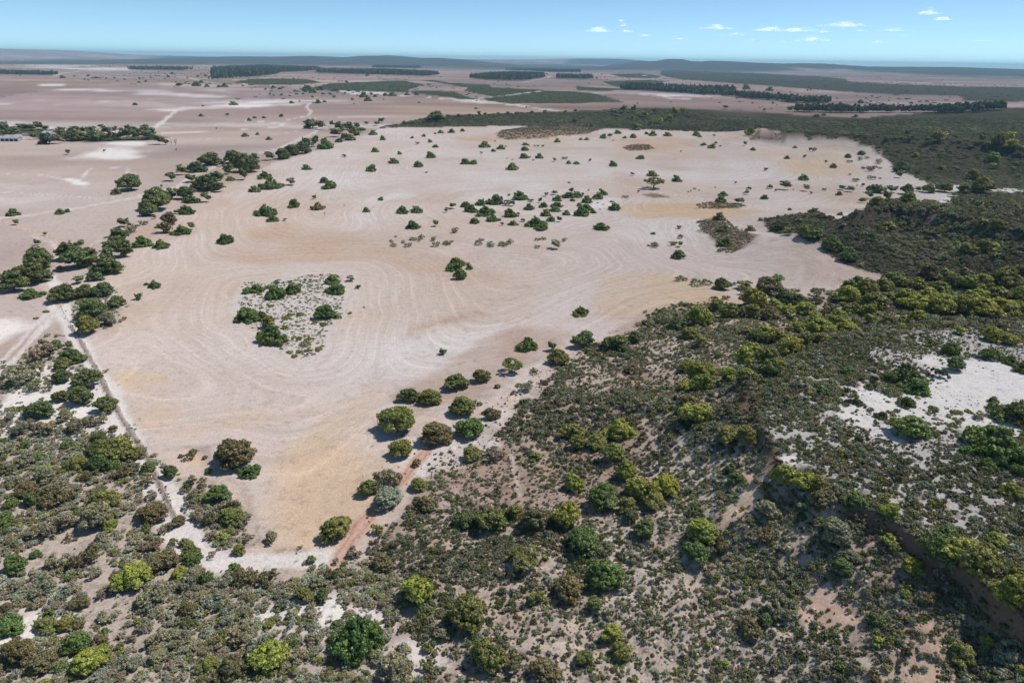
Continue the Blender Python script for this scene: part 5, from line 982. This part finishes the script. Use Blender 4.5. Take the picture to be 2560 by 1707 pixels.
belt('windbreak', 'windbreak beyond the dark right-hand heath', '3: 770 552; 1000 558; 1380 558; 1650 552; 2000 556; 2220 545; 2200 530; 1900 545; 1400 548; 1000 546; 780 542', 6, 14, 7.5)
belt('windbreak', 'dark trees round the far farm on the right', '2: 1940 400; 2060 402; 2200 405; 2350 410; 2700 415; 2700 405; 2300 392; 2100 380; 1960 380', 10, 17)

# ------------------------------------------------------------------ farmstead, tanks, fence
def box(V, F, lo, hi):
    o = len(V); x0, y0, z0 = lo; x1, y1, z1 = hi
    V += [(x0, y0, z0), (x1, y0, z0), (x1, y1, z0), (x0, y1, z0), (x0, y0, z1), (x1, y0, z1), (x1, y1, z1), (x0, y1, z1)]
    F += [tuple(o + i for i in q) for q in ((0, 3, 2, 1), (4, 5, 6, 7), (0, 1, 5, 4), (1, 2, 6, 5), (2, 3, 7, 6), (3, 0, 4, 7))]
def part(name, V, F, mat, parent=None):
    me = bpy.data.meshes.new(name); me.from_pydata([tuple(map(float, v)) for v in V], [], F); me.update(); me.materials.append(mat)
    o = bpy.data.objects.new(name, me); C.objects.link(o)
    if parent: o.parent = parent
    return o
IRON = flat_material('galvanised_iron', (0.36, 0.43, 0.50), 0.45, 0.8, 0.2, .12)
PALEIRON = flat_material('pale_roof_iron', (0.50, 0.58, 0.66), 0.45, 0.8, 0.2, .12)
WALLM = flat_material('cream_wall', (0.45, 0.42, 0.38), 0.8, 1.0, 0, .1)
DARK = flat_material('opening_shade', (0.03, 0.03, 0.035), 0.9)  # near-black panels, painted as the shade inside open doorways
TANK = flat_material('tank_steel', (0.55, 0.62, 0.68), 0.4, 1.0, 0.2, .1)
POST = flat_material('fence_post', (0.20, 0.17, 0.15), 0.9, 9.0)
WIRE = flat_material('fence_wire', (0.25, 0.25, 0.25), 0.5, None, 0.6)
def ground_z(p): return float(height(np.array([float(p[0])]), np.array([float(p[1])]))[0])
def spot(t, x, y):
    px, py = tile_px(t, x, y); p = cast(px, py); z = ground_z(p)
    _, _, d = project(p[0], p[1], z)
    return p, z, d / FPX * TS                                   # metres per enlarged-tile pixel
def shed(lab, t, x, y, wpx, dpt, wall_h, ridge_h, turn, roofm, wallm, doorways=2, eave=.5):
    p, z, s = spot(t, x, y); L = wpx * s
    e = bpy.data.objects.new('farmhouse' if 'farmhouse' in lab else 'farm_shed', None); C.objects.link(e); e.location = (p[0], p[1], z); e.rotation_euler = (0, 0, turn)
    label(e, lab, 'building', 'farm buildings')
    V, F = [], []; box(V, F, (-L / 2, -dpt / 2, -.4), (L / 2, dpt / 2, wall_h))
    o = len(V); V += [(-L / 2, -dpt / 2, wall_h), (-L / 2, dpt / 2, wall_h), (-L / 2, 0, ridge_h), (L / 2, -dpt / 2, wall_h), (L / 2, dpt / 2, wall_h), (L / 2, 0, ridge_h)]
    F += [(o, o + 2, o + 1), (o + 3, o + 4, o + 5)]
    part('wall', V, F, wallm, e)
    for sg in (-1, 1):
        V = [(-L / 2 - eave, sg * (dpt / 2 + eave), wall_h - eave * .3), (L / 2 + eave, sg * (dpt / 2 + eave), wall_h - eave * .3), (L / 2 + eave, 0, ridge_h + .08), (-L / 2 - eave, 0, ridge_h + .08)]
        V += [(a, b, c + .12) for a, b, c in V]
        part('roof_sheet', V, [(0, 3, 2, 1), (4, 5, 6, 7), (0, 1, 5, 4), (1, 2, 6, 5), (2, 3, 7, 6), (3, 0, 4, 7)], roofm, e)
    for k in range(doorways):
        V, F = [], []; cx = -L / 2 + L * (k + .5) / doorways; box(V, F, (cx - L / doorways * .32, -dpt / 2 - .06, 0), (cx + L / doorways * .32, -dpt / 2 + .02, wall_h * .82)); part('door', V, F, DARK, e)
    return e
shed('long blue-grey iron shed at the left edge of the farmstead', 1, 80, 746, 116, 9, 3.6, 5.2, R(4), IRON, IRON, 4)
shed('farmhouse with pale blue hipped roof behind the grey bare tree', 1, 338, 705, 66, 11, 2.9, 5.0, R(-8), PALEIRON, WALLM, 3)
shed('pale blue roofed shed half hidden by trees under the tall farm trees', 1, 762, 722, 56, 8, 2.8, 4.2, R(3), PALEIRON, WALLM, 2)
shed('smaller pale roofed outbuilding right of the half hidden shed', 1, 818, 716, 46, 7, 3.0, 4.4, R(-4), PALEIRON, WALLM, 2)
shed('white roofed far building on the left skyline', 1, 148, 196, 14, 60, 9, 14, 0, TANK, TANK, 1)
shed('pale far farm shed among trees on the right plain', 2, 2080, 306, 34, 22, 6, 9, R(5), PALEIRON, WALLM, 2)
nth = ['leftmost', 'second from left', 'third from left', 'rightmost']
for k in range(4):
    p, z, s = spot(1, 163 + k * 12.5, 712); rad = 6.0 * s; hh = 17 * s
    e = bpy.data.objects.new('water_tank', None); C.objects.link(e); e.location = (p[0], p[1], z); label(e, f'pale round water tank of the farmstead row, {nth[k]}', 'water tank', 'farm water tanks')
    n = 20; V = [(math.cos(6.2832 * i / n) * rad, math.sin(6.2832 * i / n) * rad, q) for q in (-.3, hh) for i in range(n)]
    part('wall', V, [(i, (i + 1) % n, n + (i + 1) % n, n + i) for i in range(n)], TANK, e)
    V = [(math.cos(6.2832 * i / n) * rad * 1.05, math.sin(6.2832 * i / n) * rad * 1.05, hh) for i in range(n)] + [(0, 0, hh + rad * .25)]
    part('lid', V, [(i, (i + 1) % n, n) for i in range(n)] + [tuple(range(n - 1, -1, -1))], PALEIRON, e)
# boundary fence: posts and wires
fp = np.array(FENCE_LINE); seg = np.hypot(*np.diff(fp, axis=0).T); cum = np.concatenate([[0], np.cumsum(seg)])
nposts = int(cum[-1] // 5.5)
at = np.linspace(0, cum[-1], nposts); FX, FY = np.interp(at, cum, fp[:, 0]), np.interp(at, cum, fp[:, 1]); FZ = height(FX.copy(), FY.copy())
fence = bpy.data.objects.new('wire_fence', None); C.objects.link(fence); fence.location = (FX[0], FY[0], FZ[0]); label(fence, 'post and wire fence along the left paddock boundary', 'fence')
V, F = tube([(0, 0, -.5), (0, 0, .7), (0, 0, 1.3)], [.075, .07, .065], 6); F.append(tuple(range(12, 18)))
me = bpy.data.meshes.new('post'); me.from_pydata([tuple(map(float, v)) for v in V], [], F); me.update(); me.materials.append(POST)
for i in range(nposts):
    o = bpy.data.objects.new('post', me); C.objects.link(o); o.parent = fence; o.location = (FX[i] - FX[0], FY[i] - FY[0], FZ[i] - FZ[0])
for h in (.35, .75, 1.15):
    V, F = tube([(FX[i] - FX[0], FY[i] - FY[0], FZ[i] - FZ[0] + h) for i in range(nposts)], [.012] * nposts, 4); part('wire', V, F, WIRE, fence)
# dead grass and litter caught along the fence furrow
fu = np.array(FURROW); sg = np.hypot(*np.diff(fu, axis=0).T); cm = np.concatenate([[0], np.cumsum(sg)]); n = 900
a = rng.uniform(0, cm[-1], n); x, y = np.interp(a, cm, fu[:, 0]) + rng.normal(0, .35, n), np.interp(a, cm, fu[:, 1]) + rng.normal(0, .35, n)
k = fbm(x, y, 9, 501, 2) > -.35; x, y = x[k], y[k]
scatter('fence_litter', 'dark dead grass and twigs banked along the fence furrow', 'litter', 'heath', x, y, rng.uniform(.3, .9, len(x)), tints(len(x), 'bkn', (3, 2, 2)) * .8, .8)

# ------------------------------------------------------------------ clouds: soft heaps of vapour far off
cm_, nt, out = mat_new('cloud_vapour')
d = N(nt, 'ShaderNodeBsdfDiffuse'); d.inputs['Color'].default_value = (.93, .94, .95, 1)
t2 = N(nt, 'ShaderNodeBsdfTranslucent'); t2.inputs['Color'].default_value = (.93, .94, .95, 1)
x1 = N(nt, 'ShaderNodeAddShader'); nt.links.new(d.outputs[0], x1.inputs[0]); nt.links.new(t2.outputs[0], x1.inputs[1])
tr = N(nt, 'ShaderNodeBsdfTransparent'); x2 = N(nt, 'ShaderNodeMixShader'); x2.inputs[0].default_value = .065
nt.links.new(tr.outputs[0], x2.inputs[1]); nt.links.new(x1.outputs[0], x2.inputs[2]); nt.links.new(x2.outputs[0], out.inputs['Surface'])
def ico2():
    V = [tuple(v) for v in ICO_V]; F = []; cache = {}
    def mid(a, b):
        k = (min(a, b), max(a, b))
        if k not in cache:
            m = np.array(V[a]) + np.array(V[b]); V.append(tuple(m / np.linalg.norm(m))); cache[k] = len(V) - 1
        return cache[k]
    for a, b, c in ICO_F:
        ab, bc, ca = mid(a, b), mid(b, c), mid(c, a); F += [(a, ab, ca), (b, bc, ab), (c, ca, bc), (ab, bc, ca)]
    return np.array(V), np.array(F)
I2V, I2F = ico2()
CLOUDS = [(200, 150, 130, 32, 'flat pale cloud, leftmost of the long ones'), (335, 158, 80, 16, 'small flat cloud right of the leftmost cloud'), (310, 104, 30, 10, 'tiny cloud puff above the leftmost cloud'), (318, 128, 40, 12, 'tiny cloud scrap under the upper left puff'), (430, 178, 70, 14, 'faint low cloud streak at the left'), (605, 196, 60, 12, 'faint double cloud scrap left of centre'),
    (795, 137, 150, 28, 'white flat-based cloud left of the longest cloud'), (905, 173, 140, 16, 'faint streak cloud under the flat-based cloud'), (995, 203, 110, 13, 'lower faint streak cloud below the long cloud'), (1060, 145, 130, 30, 'left heap of the longest white cloud'), (1190, 150, 220, 24, 'right half of the longest white cloud'), (1340, 160, 60, 14, 'small cloud just right of the longest cloud'), (1290, 198, 140, 26, 'dim broad cloud below the longest cloud'), (1135, 215, 55, 11, 'small low cloud under the longest cloud'),
    (1440, 124, 200, 26, 'peaked white cloud right of the longest cloud'), (1695, 152, 150, 16, 'thin bright streak cloud on the right'), (1620, 212, 75, 14, 'small low bright cloud on the right'), (1870, 62, 90, 24, 'highest white cloud puff'), (1940, 93, 65, 22, 'round cloud puff just below the highest one'), (2130, 206, 150, 7, 'long thin low cloud streak at the right edge'), (1530, 155, 70, 8, 'faint cloud wisp beside the peaked cloud'), (1740, 182, 80, 6, 'faint wisp under the bright streak cloud')]
for k, (cx, cy, w, h, lab) in enumerate(CLOUDS):
    px, py = 1400 + cx * .4932, cy * .4932; D = 36000.0
    dr = ray(px, py); pos = np.array([0, 0, CAM_H]) + dr / math.hypot(dr[0], dr[1]) * D
    W, H = w * .4932 / FPX * D, h * .4932 / FPX * D; g = np.random.default_rng(k + 60); n = int(20 + w * .2); V = []; F = []; nv = 0
    for i in range(n):
        q = g.normal(0, .28); q = max(-.5, min(.5, q)); s = H * g.uniform(.12, .36) * (1.1 - abs(q) * 1.3)
        zc = -H * .3 + abs(g.normal(0, .3)) * H * (1 - abs(q) * 1.6)
        ctr = np.array([q * W, g.normal(0, .12) * W, zc]); v = I2V * (s * g.uniform(1.4, 3.4), s * g.uniform(1.4, 3), s * .5) * g.uniform(.85, 1.1, (len(I2V), 1)) + ctr
        V.append(v); F.append(I2F + nv); nv += len(v)
    me = mesh_from('cloud', np.concatenate(V), np.concatenate(F), np.zeros((0, 4)), None, cm_)
    me.polygons.foreach_set('use_smooth', np.ones(len(me.polygons), bool))
    o = bpy.data.objects.new('cloud', me); C.objects.link(o); o.location = pos; o.rotation_euler = (0, 0, -math.atan2(pos[0], pos[1]))
    label(o, lab, 'cloud', 'small fair-weather clouds')

# ------------------------------------------------------------------ the air between
HAZE = 0.00005
hm, nt, out = mat_new('haze_air')
pv = N(nt, 'ShaderNodeVolumePrincipled'); pv.inputs['Color'].default_value = (.46, .78, 1.0, 1); pv.inputs['Density'].default_value = HAZE; pv.inputs['Anisotropy'].default_value = 0.0
nt.links.new(pv.outputs[0], out.inputs['Volume'])
V, F = [], []; box(V, F, (-32000, -3000, ZMIN - 1.5), (32000, 31500, max(ZMAX, CAM_H) + 12))
hz = part('haze', V, F, hm); hz['kind'] = 'stuff'; hz['label'] = 'thin blue haze over the whole plain'; hz['category'] = 'haze'
